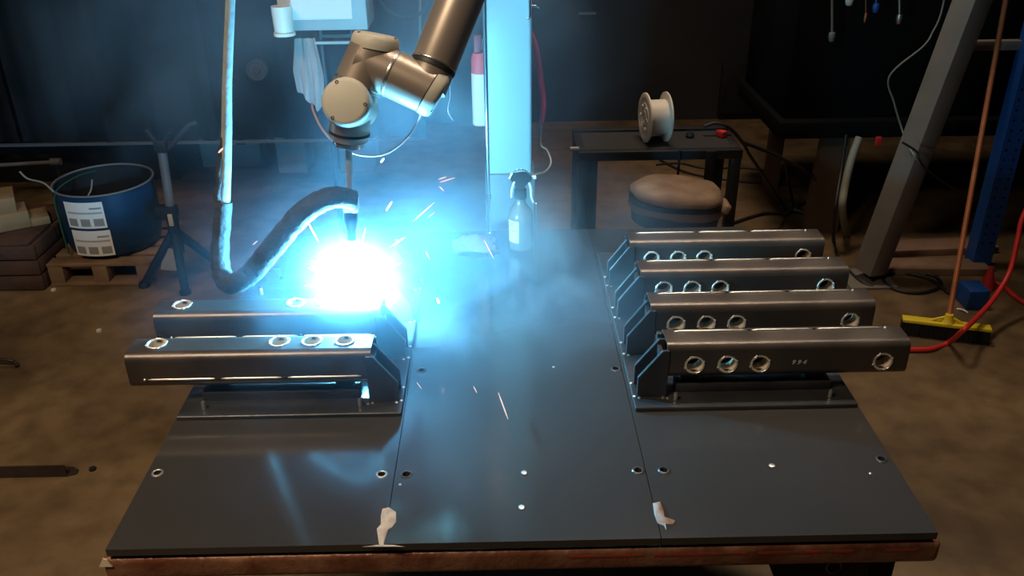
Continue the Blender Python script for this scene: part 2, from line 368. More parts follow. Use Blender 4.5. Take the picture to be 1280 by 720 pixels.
# ------------------------------------------------------------------ drilled box tubes
S = 0.088; LEN = 0.548; RB = 0.019; TH = 0.005
HX = [0.063, 0.138, 0.212, 0.491]      # holes measured from the bracket end
def make_tube():
    """local: x from 0 (bracket end) to LEN; face with holes looks to -y; seam on +z; origin at bottom centre"""
    root = thing('drilled_box_tube', 'tube', 'steel tube', local=True, kind='thing')
    bm = B()
    h = S/2
    hf = S/2
    # face A: flat panel with holes, thick
    hr = 0.0215
    zc = 0.037
    add_panel(bm, [(0, RB), (LEN, RB), (LEN, S-RB), (0, S-RB)], [(x, zc, hr) for x in HX], lambda u, v, w_: V(u, -h-w_, v), TH, 24)
    # rest of the section: outer and inner skins
    def section(r, off):
        pts = []; a = h-off
        cs = [(-h+RB, S-RB, PI, PI/2), (h-RB, S-RB, PI/2, 0), (h-RB, RB, 0, -PI/2), (-h+RB, RB, -PI/2, -PI)]
        for cx, cz, a0, a1 in cs:
            for k in range(6):
                t = a0+(a1-a0)*k/5; pts.append((cx+r*math.cos(t), cz+r*math.sin(t)))
        return pts
    so = section(RB, 0); si = section(RB-TH, TH)
    grid = []
    for x in (0.0, LEN):
        grid.append(([bm.verts.new((x, y, z)) for y, z in so], [bm.verts.new((x, y, z)) for y, z in si]))
    n = len(so)
    for k in range(n-1):      # open where face A is
        for s_ in (0, 1):
            bm.faces.new((grid[0][s_][k], grid[0][s_][k+1], grid[1][s_][k+1], grid[1][s_][k]))
        for e in (0, 1):
            bm.faces.new((grid[e][0][k], grid[e][0][k+1], grid[e][1][k+1], grid[e][1][k]))
    obj('tube_wall', bm, tube_m, root, 28)
    # bushings welded in the holes
    for x in HX:
        lathe_obj('bushing', (x, -h, zc), (0, 1, 0), [(0.0185, -0.0012), (0.0212, -0.0014), (0.0226, -0.0004), (0.0226, 0.0005), (0.0214, 0.001), (0.0214, 0.034), (0.0185, 0.034), (0.0185, -0.0012)], bush_m, root, 28, 40)
        bm = B()
        add_tube(bm, [V(x+0.0222*math.cos(2*PI*k/28), -h-0.0008, zc+0.0222*math.sin(2*PI*k/28)) for k in range(28)], 0.0013, 6, closed=True)
        obj('weld_ring', bm, shiny_m, root, 60)
        for t in (0.4, 2.0, 3.5, 5.0):
            bm = B(); add_lathe(bm, (x+0.0225*math.cos(t), -h-0.0005, zc+0.0225*math.sin(t)), (0, -1, 0), [(0.003, 0), (0.0022, 0.002), (0, 0.0026)], 8)
            obj('weld_tack', bm, shiny_m, root, 60)
    # seam: three bright ground runs between dark tacks
    ys = 0.020; zt = S
    for xa, xb in ((0.025, 0.19), (0.205, 0.34), (0.355, 0.505)):
        bm = B(); add_tube(bm, [V(xa, ys, zt-0.0004), V(xa+0.01, ys, zt), V(xb-0.01, ys, zt), V(xb, ys, zt-0.0004)], [0.0012, 0.0028, 0.0028, 0.0012], 8); obj('weld_seam', bm, shiny_m, root, 60)
    for xa in (0.197, 0.347, 0.512):
        bm = B(); add_lathe(bm, (xa, ys, zt-0.0005), (0, 0, 1), [(0.004, 0), (0.003, 0.003), (0, 0.004)], 10); obj('weld_tack', bm, black_m if xa < 0.5 else shiny_m, root, 60)
    return root
def copy_tree(o, parent=None):
    c = o.copy(); C.objects.link(c)
    if parent is not None: c.parent = parent
    for ch in list(o.children): copy_tree(ch, c)
    return c
T0 = make_tube()
right_labels = ['nearest drilled tube on the right fixture, chalk mark 994 on its holed face',
                'second drilled tube back on the right fixture, between chalked tube and third tube',
                'third drilled tube back on the right fixture, just in front of the farthest one',
                'farthest drilled tube on the right fixture, below the tan leather stool']
tubes = []
for k in range(4):
    t = T0 if k == 0 else copy_tree(T0)
    t.location = (0.337+[0, -0.008, -0.006, -0.009][k], 1.675+0.1855*k+S/2+0.004, PZ+0.0455); t.rotation_euler = (0, 0, 0)
    tag(t, right_labels[k], 'steel tube', 'drilled tubes on the welding table'); tubes.append(t)
for k, lab in enumerate(['nearest drilled tube on the left fixture, four holes facing up', 'drilled tube under the welding arc, behind the nearest left tube']):
    t = copy_tree(T0)
    # turned end for end and rolled so the holes look up
    t.matrix_world = Matrix.Translation(V(-0.329, 1.675+0.1855*k+S/2+0.004, PZ+0.0455)) @ Matrix.Translation(V(0, 0, S/2)) @ Matrix(((-1, 0, 0, 0), (0, 0, -1, 0), (0, -1, 0, 0), (0, 0, 0, 1))) @ Matrix.Translation(V(0, 0, -S/2))
    tag(t, lab, 'steel tube', 'drilled tubes on the welding table')
    mw = t.matrix_world.copy()
    tubes.append(t)
# chalk writing on the nearest right tube
cu = bpy.data.curves.new('chalk_mark', 'FONT'); cu.body = '9 9 4'; cu.size = 0.016; cu.shear = 0.25; cu.extrude = 0.0003
tmp_ = bpy.data.objects.new('chalk_text', cu); C.objects.link(tmp_); bpy.context.view_layer.update()
me_ = bpy.data.meshes.new_from_object(tmp_.evaluated_get(bpy.context.evaluated_depsgraph_get())); bpy.data.objects.remove(tmp_)
co = bpy.data.objects.new('chalk_mark', me_); C.objects.link(co); me_.materials.clear(); me_.materials.append(chalk_m)
co.parent = tubes[0]; co.location = (0.283, -S/2-0.0006, 0.034); co.rotation_euler = (PI/2, 0, 0); co['label'] = 'pale chalk writing'

# ------------------------------------------------------------------ robot arm
YR = 1.95
fl = at_y(436, 178, YR)
W3 = at_y(439, 131, YR); W2 = at_y(466, 84, YR+0.02)
rob = thing('robot_arm', 'grey welding robot arm reaching down over the left fixture', 'robot', (0.0, 2.9, 0.0))
RJ = 0.0535
def joint(axis_pt, axis, l0, l1, capend, name='joint_housing', r=RJ, rings=True):
    """cylinder about axis; from -l0 to l1 along axis; rounded cap at one end"""
    a = Vector(axis).normalized()
    lathe_obj(name, axis_pt, a, [(0, -l0), (r*0.9, -l0), (r, -l0+0.006), (r, l1-0.006), (r*0.9, l1), (0, l1)], robot_m, rob, 40)
def cap(p, a, r, depth=0.022, screws=3, ph=0.3):
    a = Vector(a).normalized()
    c = lathe_obj('joint_cap', p, a, [(0, -0.002), (r*1.01, -0.002), (r*1.015, 0.006), (r*0.985, depth*0.65), (r*0.90, depth*0.92), (r*0.80, depth), (0, depth)], cap_m, rob, 40, 50)
    x, y = frame(a)
    for k in range(screws):
        t = ph+2*PI*k/screws
        q = Vector(p)+a*(depth*0.93)+(x*math.cos(t)+y*math.sin(t))*r*0.83
        lathe_obj('screw', q, a, [(0, -0.003), (0.0042, -0.003), (0.0042, 0.0018), (0.0022, 0.0022), (0.0022, 0.0004), (0, 0.0004)], dring_m, c, 10)
def ring(p, a, r, m=ring_m, h=0.004):
    lathe_obj('joint_ring', Vector(p)-Vector(a).normalized()*h, a, [(r*0.8, 0), (r, 0), (r*1.01, h*0.5), (r*1.01, h*1.5), (r, 2*h), (r*0.8, 2*h)], m, rob, 40)
# wrist 3: cap to the viewer, flange down
n3 = V(-0.03, -0.93, 0.37).normalized()
joint(W3, n3, 0.055, 0.052, 1); cap(W3+n3*0.048, n3, RJ, 0.022, 3, 0.9)
down = (fl-W3).normalized()
lathe_obj('wrist_neck', W3, down, [(0.0, 0.0), (0.046, 0.0), (0.046, 0.060), (0.043, 0.066), (0.043, 0.080), (0, 0.080)], robot_m, rob, 40)
lathe_obj('tool_flange', W3, down, [(0, 0.079), (0.036, 0.079), (0.036, 0.094), (0.033, 0.096), (0.0, 0.096)], ring_m, rob, 32)
lathe_obj('seal_ring', W3, down, [(0.040, 0.060), (0.0468, 0.060), (0.0468, 0.066), (0.040, 0.066)], dring_m, rob, 40)
# wrist 2: from W3 back up to its cap
a2 = (at_y(470, 56, YR+0.035)-at_y(446, 108, YR+0.01)).normalized()
b2 = at_y(447, 106, YR+0.012)
W2 = b2+a2*0.055
lathe_obj('wrist_tube', b2, a2, [(0, -0.026), (RJ, -0.026), (RJ, 0.094), (0, 0.094)], robot_m, rob, 40)
ring(b2, a2, RJ)
ac2 = (a2+V(-0.22, -0.05, 0.35)).normalized()
cap(b2+a2*0.090, ac2, RJ*1.0, 0.030, 3, 0.2)
ring(b2+a2*0.088, ac2, RJ*1.01, dring_m, 0.0015)
# wrist 1: crosswise to the right, cap at the far end
w1c = at_y(543, 117, YR+0.0); a1 = (w1c-W2).normalized(); L1 = (w1c-W2).length
lathe_obj('elbow_tube', W2, a1, [(0, -0.02), (RJ, -0.02), (RJ, L1-0.004), (0, L1-0.004)], robot_m, rob, 40)
ring(W2+a1*(L1*0.36), a1, RJ)
acap = (a1+V(0.18, 0, -0.28)).normalized()
cap(W2+a1*(L1-0.012), acap, RJ*1.01, 0.028, 3, 0.5)
ring(W2+a1*(L1-0.014), acap, RJ*1.02, dring_m, 0.0015)
# forearm going up out of frame
f0 = at_y(541, 84, YR+0.03); f1 = at_y(575, 0, YR+0.10); af = (f1-f0).normalized()
lathe_obj('forearm_tube', f0, af, [(0, -0.05), (0.050, -0.05), (0.050, 0.0), (0.0515, 0.004), (0.0515, 0.42), (0, 0.42)], robot_m, rob, 48)
ring(f0, af, 0.052, dring_m, 0.006); ring(f0+af*0.008, af, 0.0528, ring_m, 0.0025)
eb = f0+af*0.46
lathe_obj('elbow_housing', eb-V(0, 0.07, 0), (0, 1, 0), [(0, 0), (0.062, 0), (0.065, 0.005), (0.065, 0.175), (0.06, 0.18), (0, 0.18)], robot_m, rob, 40)
cap(eb-V(0, 0.07, 0), (0, -1, 0), 0.063)
sh = V(0.0, 2.55, 2.45)
tube_obj('upper_arm_tube', [eb+V(0, 0.09, 0), sh], 0.06, robot_m, rob, 32, 1)
lathe_obj('shoulder_base', sh, (0, 1, 0), [(0, -0.08), (0.07, -0.08), (0.075, -0.07), (0.075, 0.1), (0.09, 0.12), (0.09, 0.255), (0, 0.255)], robot_m, rob, 40)

# torch on its rod
AX = at_y(437, 240, YR); ARC = at_y(442, 352, YR)
tor = thing('welding_torch', 'dark welding torch nozzle on a thin pale rod above the arc', 'torch', AX)
fle = W3+down*0.094
lathe_obj('mounting_rod', fle, AX+V(0, 0, -0.004)-fle, [(0, 0), (0.0078, 0), (0.0078, (AX-fle).length+0.004), (0, (AX-fle).length+0.004)], mat('rod_alloy', (0.55, 0.56, 0.52), 0.4, 0.5), tor, 16)
nb = at_y(438, 258, YR)
bm = B(); add_box(bm, nb+V(0.002, 0, 0.006), (0.036, 0.034, 0.036), None, 0.006); obj('torch_clamp', bm, whitep_m, tor, 40)
ad = (ARC-nb).normalized()
lathe_obj('nozzle', nb, ad, [(0, 0.012), (0.0135, 0.012), (0.0165, 0.02), (0.0165, 0.035), (0.0105, 0.062), (0.0105, 0.085), (0.007, 0.085), (0.0, 0.07)], mat('nozzle_dark', (0.05, 0.055, 0.08), 0.4, 0.5), tor, 24)
lathe_obj('welding_wire', nb, ad, [(0, 0.06), (0.0012, 0.06), (0.0012, 0.105), (0, 0.105)], shiny_m, tor, 8)

# torch cable in its sleeve
hp = [at_y(289, -60, 2.02), at_y(288, 0, 2.02), at_y(284, 100, 2.01), at_y(283, 180, 2.0), at_y(279, 260, 1.99), at_y(275, 325, 1.965), at_y(285, 354, 1.94), at_y(311, 344, 1.915), at_y(342, 308, 1.895), at_y(379, 266, 1.895), at_y(414, 247, 1.91), at_y(442, 250, 1.935)]
cab = thing('torch_cable', 'thick black torch sleeve looping down then up to the torch', 'cable', hp[6])
sp = smooth_path(hp, 9)
k0 = 9*5
bm = B(); add_tube(bm, sp[:k0+1], [0.009, 0.0105, 0.011, 0.0125, 0.016, 0.020], 14)
obj('grey_sleeve', bm, sleeve_pale, cab, 60)['label'] = 'pale grey upper sleeve'
rr = [0.0205, 0.0235, 0.0255, 0.0265, 0.027, 0.0265, 0.0235]
bm = B(); ps = sp[k0-10:]; n_ = len(ps)
rad = []
for i in range(n_):
    t = i/(n_-1)*(len(rr)-1); k = min(int(t), len(rr)-2); rad.append((rr[k]+(rr[k+1]-rr[k])*(t-k))*(1+0.035*math.sin(i*1.9)+0.03*random.uniform(-1, 1)))
add_tube(bm, ps, rad, 16); obj('black_sleeve', bm, hose_m, cab, 60)
# dark seam flap running up the pale sleeve on the left side, ragged edge
bm = B(); fl_ = []
for i, p in enumerate(sp[26:k0-8]):
    q = p+V(-0.009-0.004*(i/20)+0.003*math.sin(i*2.3), -0.004, 0); fl_.append(q)
add_tube(bm, fl_, [0.006, 0.010, 0.013, 0.016], 10, squash=0.9); obj('sleeve_flap', bm, hose_m, cab, 60)

# the pale sensor cable drooping under the wrist
tag(tube_obj('sensor_cable', [at_y(390, 130, 2.2), at_y(392, 140, 2.12), at_y(404, 163, 2.05), at_y(424, 182, 2.02), at_y(452, 194, 2.02), at_y(482, 192, 2.02), at_y(507, 174, 2.03), at_y(524, 148, 2.04), at_y(528, 130, 2.0)], 0.0028, pink_m, None, 8), 'thin pinkish cable drooping under the robot wrist', 'cable')
tag(tube_obj('signal_wire', [at_y(561, 96, 2.06), at_y(563, 118, 2.07), at_y(560, 138, 2.08), at_y(566, 150, 2.12)], 0.0014, pink_m, None, 6), 'short thin wire dangling from the end of the elbow cap', 'wire')

# ------------------------------------------------------------------ the arc, its sparks and its fume
def emis(name, col, s):
    m = bpy.data.materials.new(name); m.use_nodes = True; nt = m.node_tree; nt.nodes.clear()
    e = nt.nodes.new('ShaderNodeEmission'); e.inputs[0].default_value = (*col, 1); e.inputs[1].default_value = s
    o = nt.nodes.new('ShaderNodeOutputMaterial'); nt.links.new(e.outputs[0], o.inputs[0]); return m
bm = B(); bmesh.ops.create_icosphere(bm, subdivisions=2, radius=0.028); bmesh.ops.translate(bm, verts=bm.verts, vec=ARC)
tag(obj('welding_arc', bm, emis('arc_plasma', ARC_COL, ARC_STRENGTH)), 'blinding white weld arc burning under the torch nozzle', 'arc', kind='thing')
spark_m = emis('spark_glow', (1.0, 0.66, 0.62), 1.25); spark_w = emis('spark_white', (0.9, 0.97, 1.0), 6.0)
def spark(a, b, r, lab, hot=False, grp='flying sparks'):
    c = (a+b)/2
    bm = B(); add_tube(bm, [a, a+(b-a)*0.3, a+(b-a)*0.75, b], [r*0.4, r, r*0.9, r*0.3], 6)
    o = obj('spark', bm, spark_w if hot else spark_m, None, 60, loc=c)
    tag(o, lab, 'spark', grp, 'thing')
named = [((516, 277), (543, 253), 0.0022, 'longest pinkish spark streak right of the torch'),
         ((535, 272), (544, 265), 0.0015, 'short spark just below the longest streak'),
         ((488, 309), (507, 296), 0.003, 'thick bright spark at the edge of the glare'),
         ((483, 263), (490, 252), 0.0018, 'pale spark just right of the torch sleeve end'),
         ((476, 203), (480, 198), 0.0022, 'small white spark below the robot wrist cable'),
         ((550, 228), (569, 222), 0.0016, 'upper slanted pink spark before the steel column'),
         ((548, 224), (558, 221), 0.0016, 'faint spark touching the upper slanted spark'),
         ((549, 233), (555, 239), 0.0018, 'stubby spark below the upper slanted pair'),
         ((532, 314), (537, 324), 0.0016, 'short spark left of the tan rag'),
         ((605, 300), (617, 323), 0.0016, 'thin spark crossing the tan rag'),
         ((623, 491), (635, 524), 0.0014, 'long thin spark over the middle table plate'),
         ((592, 483), (596, 491), 0.0012, 'tiny spark left of the long thin spark'),
         ((521, 478), (527, 486), 0.0009, 'faint spark beside the left fixture plate corner'),
         ((546, 373), (549, 379), 0.0028, 'hot spark landed right of the glare'),
         ((385, 278), (398, 302), 0.0016, 'white spark streak below the black sleeve'),
         ((273, 191), (279, 185), 0.0026, 'small orange spark at the hanging cable'),
         ((316, 306), (322, 301), 0.0014, 'faint spark left of the black sleeve')]
for (a, b, r, lab) in named:
    Y = 1.93 if a[1] < 420 else None
    A = at_y(*a, Y) if Y else at_z(*a, 0.93); Bp = at_y(*b, Y) if Y else at_z(*b, 0.93)
    spark(A, Bp, r, lab, hot=(lab.startswith(('white', 'pale', 'small white', 'hot'))))
for k in range(46):      # the spray close around the arc
    th = random.uniform(-0.25*PI, 1.25*PI) if k % 3 else random.uniform(0, 2*PI)
    d = V(math.cos(th), random.uniform(-0.5, 0.3), math.sin(th)*0.9).normalized()
    r1 = random.uniform(0.05, 0.10); L = random.uniform(0.012, 0.04)
    a_ = ARC+d*r1; b_ = ARC+d*(r1+L)
    if b_.z < 1.05: continue
    spark(a_, b_, random.uniform(0.0006, 0.0012), 'tiny white spark in the spray around the weld arc', True, 'spray around the weld arc')

# ------------------------------------------------------------------ steel column and what hangs on it
YC = 2.83
cxl, cxr = at_y(606, 60, YC).x, at_y(665, 60, YC).x
colm = thing('steel_column', 'upright steel column lit bright blue behind the robot', 'column', ((cxl+cxr)/2, YC+0.07, 0), kind='thing')
cw = cxr-cxl; cxm = (cxl+cxr)/2
bm = B(); add_box(bm, (cxm, YC+0.065, 1.6), (cw, 0.13, 3.2), None, 0.012, 3); obj('column_shaft', bm, col_m, colm, 40)
zcb = at_y(640, 219, YC-0.02).z
bm = B(); add_box(bm, (cxm, YC+0.065, zcb/2), (cw+0.02, 0.16, zcb), None, 0.008); obj('column_lower', bm, mat('column_lower_bluegrey', (0.16, 0.24, 0.30), 0.5), colm, 40)  # lower column section, slightly wider and darker
box_obj('column_foot', (cxm, YC+0.065, 0.008), (0.26, 0.26, 0.016), col_m, colm)
# hooks on the column
hk = at_y(662, 6, YC-0.004)
tube_obj('hook', [hk+V(0, 0, 0.05), hk+V(0, 0, 0), hk+V(0.0, 0, -0.035), hk+V(-0.006, 0, -0.042)], 0.004, chrome_m, colm, 8)
tube_obj('hook', [hk+V(0, 0.0, -0.004), hk+V(0.02, 0, -0.004), hk+V(0.03, 0, -0.010)], 0.003, chrome_m, colm, 8)
hk = at_y(606.5, 10, YC-0.004)
box_obj('bracket_clip', (cxl+0.0, YC-0.003, hk.z+0.01), (0.012, 0.006, 0.09), dring_m, colm)
# thin bright rod standing at the back of the table
pb = at_z(612, 308, TZ+0.004); pb.y = min(pb.y, TY1-0.03)
rod = thing('conduit_rod', 'thin bright conduit rod standing at the table back before the column', 'rod', (pb.x, pb.y, TZ))
pt = at_y(607, 0, pb.y)
bm = B(); add_tube(bm, [V(pb.x, pb.y, TZ), pt+V(-0.003, 0, 0.4)], 0.0062, 10); obj('rod_shaft', bm, chrome_m, rod, 60)
cpl = V(pb.x, pb.y, TZ)
for q in (0.03, 0.16):
    lathe_obj('coupling', V(pb.x, pb.y, TZ+q), (0, 0, 1), [(0.006, 0), (0.009, 0.002), (0.009, 0.022), (0.006, 0.024)], chrome_m, rod, 12)
lathe_obj('rod_foot', V(pb.x, pb.y, TZ), (0, 0, 1), [(0.02, 0), (0.02, 0.004), (0.008, 0.006), (0.006, 0.012)], fixt_m, rod, 16)
pc2 = at_y(600, 250, YC)
# extinguisher left of the column
ex = at_y(600, 150, YC+0.03)
ext = thing('fire_extinguisher', 'red and white cylinder hanging left of the blue-lit column', 'extinguisher', (cxl-0.022, YC+0.05, ex.z-0.05))
zt_, zb_ = at_y(598, 68, YC+0.03).z, at_y(596, 160, YC+0.03).z
ec = V(cxl-0.020, YC+0.06, 0)
lathe_obj('cylinder_body', ec+V(0, 0, zb_), (0, 0, 1), [(0, 0), (0.026, 0.003), (0.027, 0.008), (0.027, zt_-zb_-0.02), (0.02, zt_-zb_), (0, zt_-zb_)], pinkw_m, ext, 24)
lathe_obj('label_band', ec+V(0, 0, zb_+0.006), (0, 0, 1), [(0.0272, 0), (0.0277, 0.001), (0.0277, (zt_-zb_)*0.70), (0.0272, (zt_-zb_)*0.70+0.001)], cyl_white, ext, 24)
bm = B(); add_box(bm, ec+V(-0.004, 0, zt_+0.028), (0.026, 0.03, 0.055), None, 0.005); obj('valve_head', bm, mat('dark_red_paint', (0.22, 0.02, 0.03), 0.5), ext, 40)
box_obj('hanger_bracket', ec+V(0.012, -0.0, zt_+0.03), (0.02, 0.02, 0.03), dring_m, ext)
tag(tube_obj('red_air_hose', [at_y(664, 40, YC+0.11), at_y(670, 60, YC+0.1), at_y(675, 95, YC+0.1), at_y(679, 130, YC+0.1), at_y(677, 154, YC+0.1)], [0.006, 0.009, 0.011, 0.011, 0.009], mat('dark_red_hose', (0.55, 0.03, 0.07), 0.5), None, 10), 'red hose hanging against the right side of the column', 'hose')
tag(tube_obj('grey_wire', [at_y(677, 155, YC+0.1), at_y(676, 180, YC+0.08), at_y(684, 188, YC+0.04), at_y(689, 203, YC), at_y(682, 214, YC-0.04), at_y(670, 218, YC-0.08), at_y(655, 225, YC-0.1)], 0.0035, palep_m, None, 8), 'grey wire curling below the red hose beside the column', 'wire')

# ------------------------------------------------------------------ spray bottle on the table back
bp = at_z(651, 308, TZ); bp.y = min(bp.y, TY1-0.07); bp = at_y(651, 306, bp.y); bp.z = TZ
btl = thing('spray_bottle', 'clear spray bottle with white label and black trigger head', 'bottle', bp)
lathe_obj('bottle_body', bp, (0, 0, 1), [(0, 0), (0.036, 0), (0.0385, 0.004), (0.0385, 0.105), (0.034, 0.125), (0.018, 0.145), (0.0155, 0.155), (0.0155, 0.182), (0, 0.182)], bottle_m, btl, 32, 50)
bm = B(); R_ = 0.0391
for k in range(8):
    a0 = PI+0.35+k*0.13; a1 = a0+0.13
    q = [bm.verts.new(bp+V(R_*math.cos(t), R_*math.sin(t), z)) for t, z in ((a0, 0.028), (a1, 0.028), (a1, 0.100), (a0, 0.100))]; bm.faces.new(q)
bmesh.ops.remove_doubles(bm, verts=bm.verts, dist=1e-5)
lab_ = obj('bottle_label', bm, white_m, btl, 60)
for z_, k1 in ((0.090, 5), (0.083, 4), (0.066, 6)):
    bm = B()
    for k in range(1, k1):
        a0 = PI+0.40+k*0.13; a1 = a0+0.13
        q = [bm.verts.new(bp+V((R_+0.0004)*math.cos(t), (R_+0.0004)*math.sin(t), zz)) for t, zz in ((a0, z_), (a1, z_), (a1, z_+0.0025), (a0, z_+0.0025))]; bm.faces.new(q)
    obj('text_line', bm, ink_m, lab_)
lathe_obj('neck_collar', bp+V(0, 0, 0.165), (0, 0, 1), [(0, 0), (0.019, 0), (0.019, 0.028), (0.012, 0.034), (0, 0.034)], black_m, btl, 20)
hb = bp+V(0, 0, 0.20)
bm = B(); add_prism(bm, [hb+V(-0.030, -0.011, 0.022), hb+V(-0.028, -0.011, 0.042), hb+V(0.012, -0.011, 0.048), hb+V(0.036, -0.011, 0.036), hb+V(0.036, -0.011, 0.024), hb+V(0.014, -0.011, 0.012), hb+V(0.012, -0.011, -0.008), hb+V(-0.012, -0.011, -0.008), hb+V(-0.014, -0.011, 0.014)], V(0, 0.022, 0))
bmesh.ops.bevel(bm, geom=list(bm.edges), offset=0.003, segments=2, affect='EDGES'); obj('spray_head', bm, black_m, btl, 40)
tube_obj('trigger', [hb+V(0.024, -0.004, 0.024), hb+V(0.032, -0.004, 0.0), hb+V(0.034, -0.004, -0.03), hb+V(0.040, -0.004, -0.05)], [0.005, 0.0045, 0.004, 0.003], whitep_m, btl, 8)
tube_obj('trigger', [hb+V(-0.018, -0.009, 0.022), hb+V(-0.026, -0.009, -0.004), hb+V(-0.028, -0.009, -0.03)], [0.004, 0.004, 0.003], whitep_m, btl, 8)
lathe_obj('spray_tip', hb+V(0.036, 0, 0.031), (1, 0, 0.0), [(0, -0.004), (0.006, -0.004), (0.006, 0.012), (0, 0.012)], whitep_m, btl, 12)
tube_obj('wire_bail', [hb+V(-0.034, -0.012, 0.034), hb+V(-0.015, -0.014, 0.058), hb+V(0.01, -0.014, 0.060), hb+V(0.034, -0.012, 0.040)], 0.002, chrome_m, btl, 8)

# small dark can by the bottle
p = at_z(676, 300, TZ); p.y = min(p.y, TY1-0.05)
tag(lathe_obj('marker_pen', V(0.078, 2.585, TZ), (0, 0, 1), [(0, 0), (0.007, 0), (0.007, 0.11), (0.005, 0.125), (0, 0.128)], chrome_m, None, 16), 'slim shiny pen standing right of the spray bottle', 'pen')

# crumpled rag in front of the rod
rc = at_z(592, 309, TZ)
bm = B(); bmesh.ops.create_grid(bm, x_segments=26, y_segments=18, size=0.5)
for v in bm.verts:
    x, y = v.co.x*2, v.co.y*2; r_ = math.hypot(x, y)
    ang = math.atan2(y, x); lim = 0.78+0.2*noise.noise(V(math.cos(ang)*1.3, math.sin(ang)*1.3, 3))
    s_ = lim/max(1, 1) * (1 if r_ < 1e-6 else min(1.0, 1.0/max(abs(math.cos(ang)), abs(math.sin(ang)))**0 ))
    hgt = max(0, (1-r_*0.85))*0.030+0.016*abs(noise.noise(V(x*2.2, y*2.2, 1)))+0.006*abs(noise.noise(V(x*5, y*5, 2)))
    v.co = rc+V(x*0.088*s_+0.01*noise.noise(V(y*2, x, 7)), y*0.065*s_, 0.002+hgt*1.3)
tag(obj('crumpled_rag', bm, rag_m, None, 60), 'crumpled tan rag lying at the back of the table', 'rag')
tag(tube_obj('rag_tail_strip', [at_z(609, 313, TZ+0.008), at_z(615, 312, TZ+0.006), at_z(624, 313, TZ+0.006)], [0.008, 0.007, 0.004], rag_m, None, 8, squash=0.6), 'small tan strip of rag beside the crumpled rag', 'rag')

# ------------------------------------------------------------------ control stand with papers, cup and cloth
YB = 3.25
bx0, bx1 = at_y(367, 36, YB), at_y(460, 36, YB); bzt = at_y(410, 24, YB).z; bzb = at_y(410, 38, YB).z
std = thing('control_stand', 'grey control box on a slim dark pole behind the robot', 'stand', ((at_y(401, 60, YB+0.1)).x, YB+0.12, 0))
bcx = (bx0.x+bx1.x)/2
bzt = bzb+0.34
bm = B(); add_box(bm, (bcx, YB+0.10, (bzt+bzb)/2), (bx1.x-bx0.x, 0.20, bzt-bzb), None, 0.004); obj('control_box', bm, box_m, std, 40)
px1 = at_y(401, 60, YB+0.02)
bm = B(); add_tube(bm, [V(px1.x, YB+0.04, bzb+0.004), V(px1.x, YB+0.04, 0.03)], 0.011, 14); obj('pole', bm, bframe_m, std, 60)
bm = B(); add_box(bm, (px1.x, YB+0.04, 0.015), (0.42, 0.42, 0.03), None, 0.006); obj('stand_base', bm, bframe_m, std, 40)
cb = at_y(410, 55, YB)
tube_obj('towel_bar', [V(at_y(372, 55, YB).x, YB+0.02, cb.z), V(at_y(440, 55, YB).x, YB+0.02, cb.z)], 0.006, box_m, std, 10, 1)
box_obj('bar_arm', (at_y(440, 55, YB).x, YB+0.02, (cb.z+bzb)/2), (0.008, 0.02, bzb-cb.z+0.01), bframe_m, std)
box_obj('under_tray', (at_y(420, 45, YB).x, YB+0.09, cb.z+0.022), (0.13, 0.12, 0.012), bframe_m, std)
pz0 = at_y(400, 25, YB-0.01).z; pxa, pxb = at_y(347, 10, YB-0.01).x, at_y(437, 10, YB-0.01).x
bm = B(); add_box(bm, ((pxa+pxb)/2, YB-0.004, pz0+0.135), (pxb-pxa, 0.006, 0.27), Matrix.Rotation(0.02, 3, 'Y') if False else None, 0.001)
pap = tag(obj('paper_sheets', bm, white_m, None, 40), 'bright white sheets of paper fixed on the front of the grey control box', 'paper')
bm = B(); add_box(bm, (pxb-0.09, YB-0.0085, pz0+0.130), (0.20, 0.002, 0.25), Matrix.Rotation(0.03, 3, 'Y')); obj('loose_sheet', bm, white_m, pap)
cpb = at_y(356, 44, YB-0.06)
cup = thing('white_cup', 'white cup hanging off the left edge of the control box', 'cup', cpb)
lathe_obj('cup_body', cpb+V(0, 0, 0.0), (0, 0, 1), [(0.030, 0.012), (0.034, 0.014), (0.036, 0.10), (0.033, 0.10), (0.030, 0.016), (0, 0.016)], whitep_m, cup, 28)
lathe_obj('cup_rim', cpb, (0, 0, 1), [(0.028, 0), (0.038, 0), (0.038, 0.010), (0.030, 0.012)], whitep_m, cup, 28)
# hanging cloth
bm = B(); cols = []
zl = at_y(382, 52, YB).z; zh = at_y(380, 140, YB).z
xl, xr = at_y(366, 80, YB).x, at_y(401, 80, YB).x
NU, NV = 22, 16
for i in range(NU+1):
    u = i/NU; row = []
    for j in range(NV+1):
        v = j/NV
        bot = zh+(zl-zh)*(0.30*abs(u-0.72)/0.72*1.0)
        wd = 0.72+0.55*v if v < 0.6 else 1.05-0.35*(v-0.6)
        x = xl+(xr-xl)*(0.5+(u-0.5)*min(wd, 1.05))
        row.append(bm.verts.new((x, YB+0.010-0.010*math.sin(u*17+v*2)*(0.4+v)-0.004*math.sin(u*31), zl+0.010-(zl+0.010-bot)*v)))
    cols.append(row)
for i in range(NU):
    for j in range(NV): bm.faces.new((cols[i][j], cols[i+1][j], cols[i+1][j+1], cols[i][j+1]))
bmesh.ops.solidify(bm, geom=list(bm.faces), thickness=0.003)
tag(obj('hanging_cloth', bm, cloth_m, None, 70), 'pale pinkish cloth draped over the bar below the control box', 'cloth')

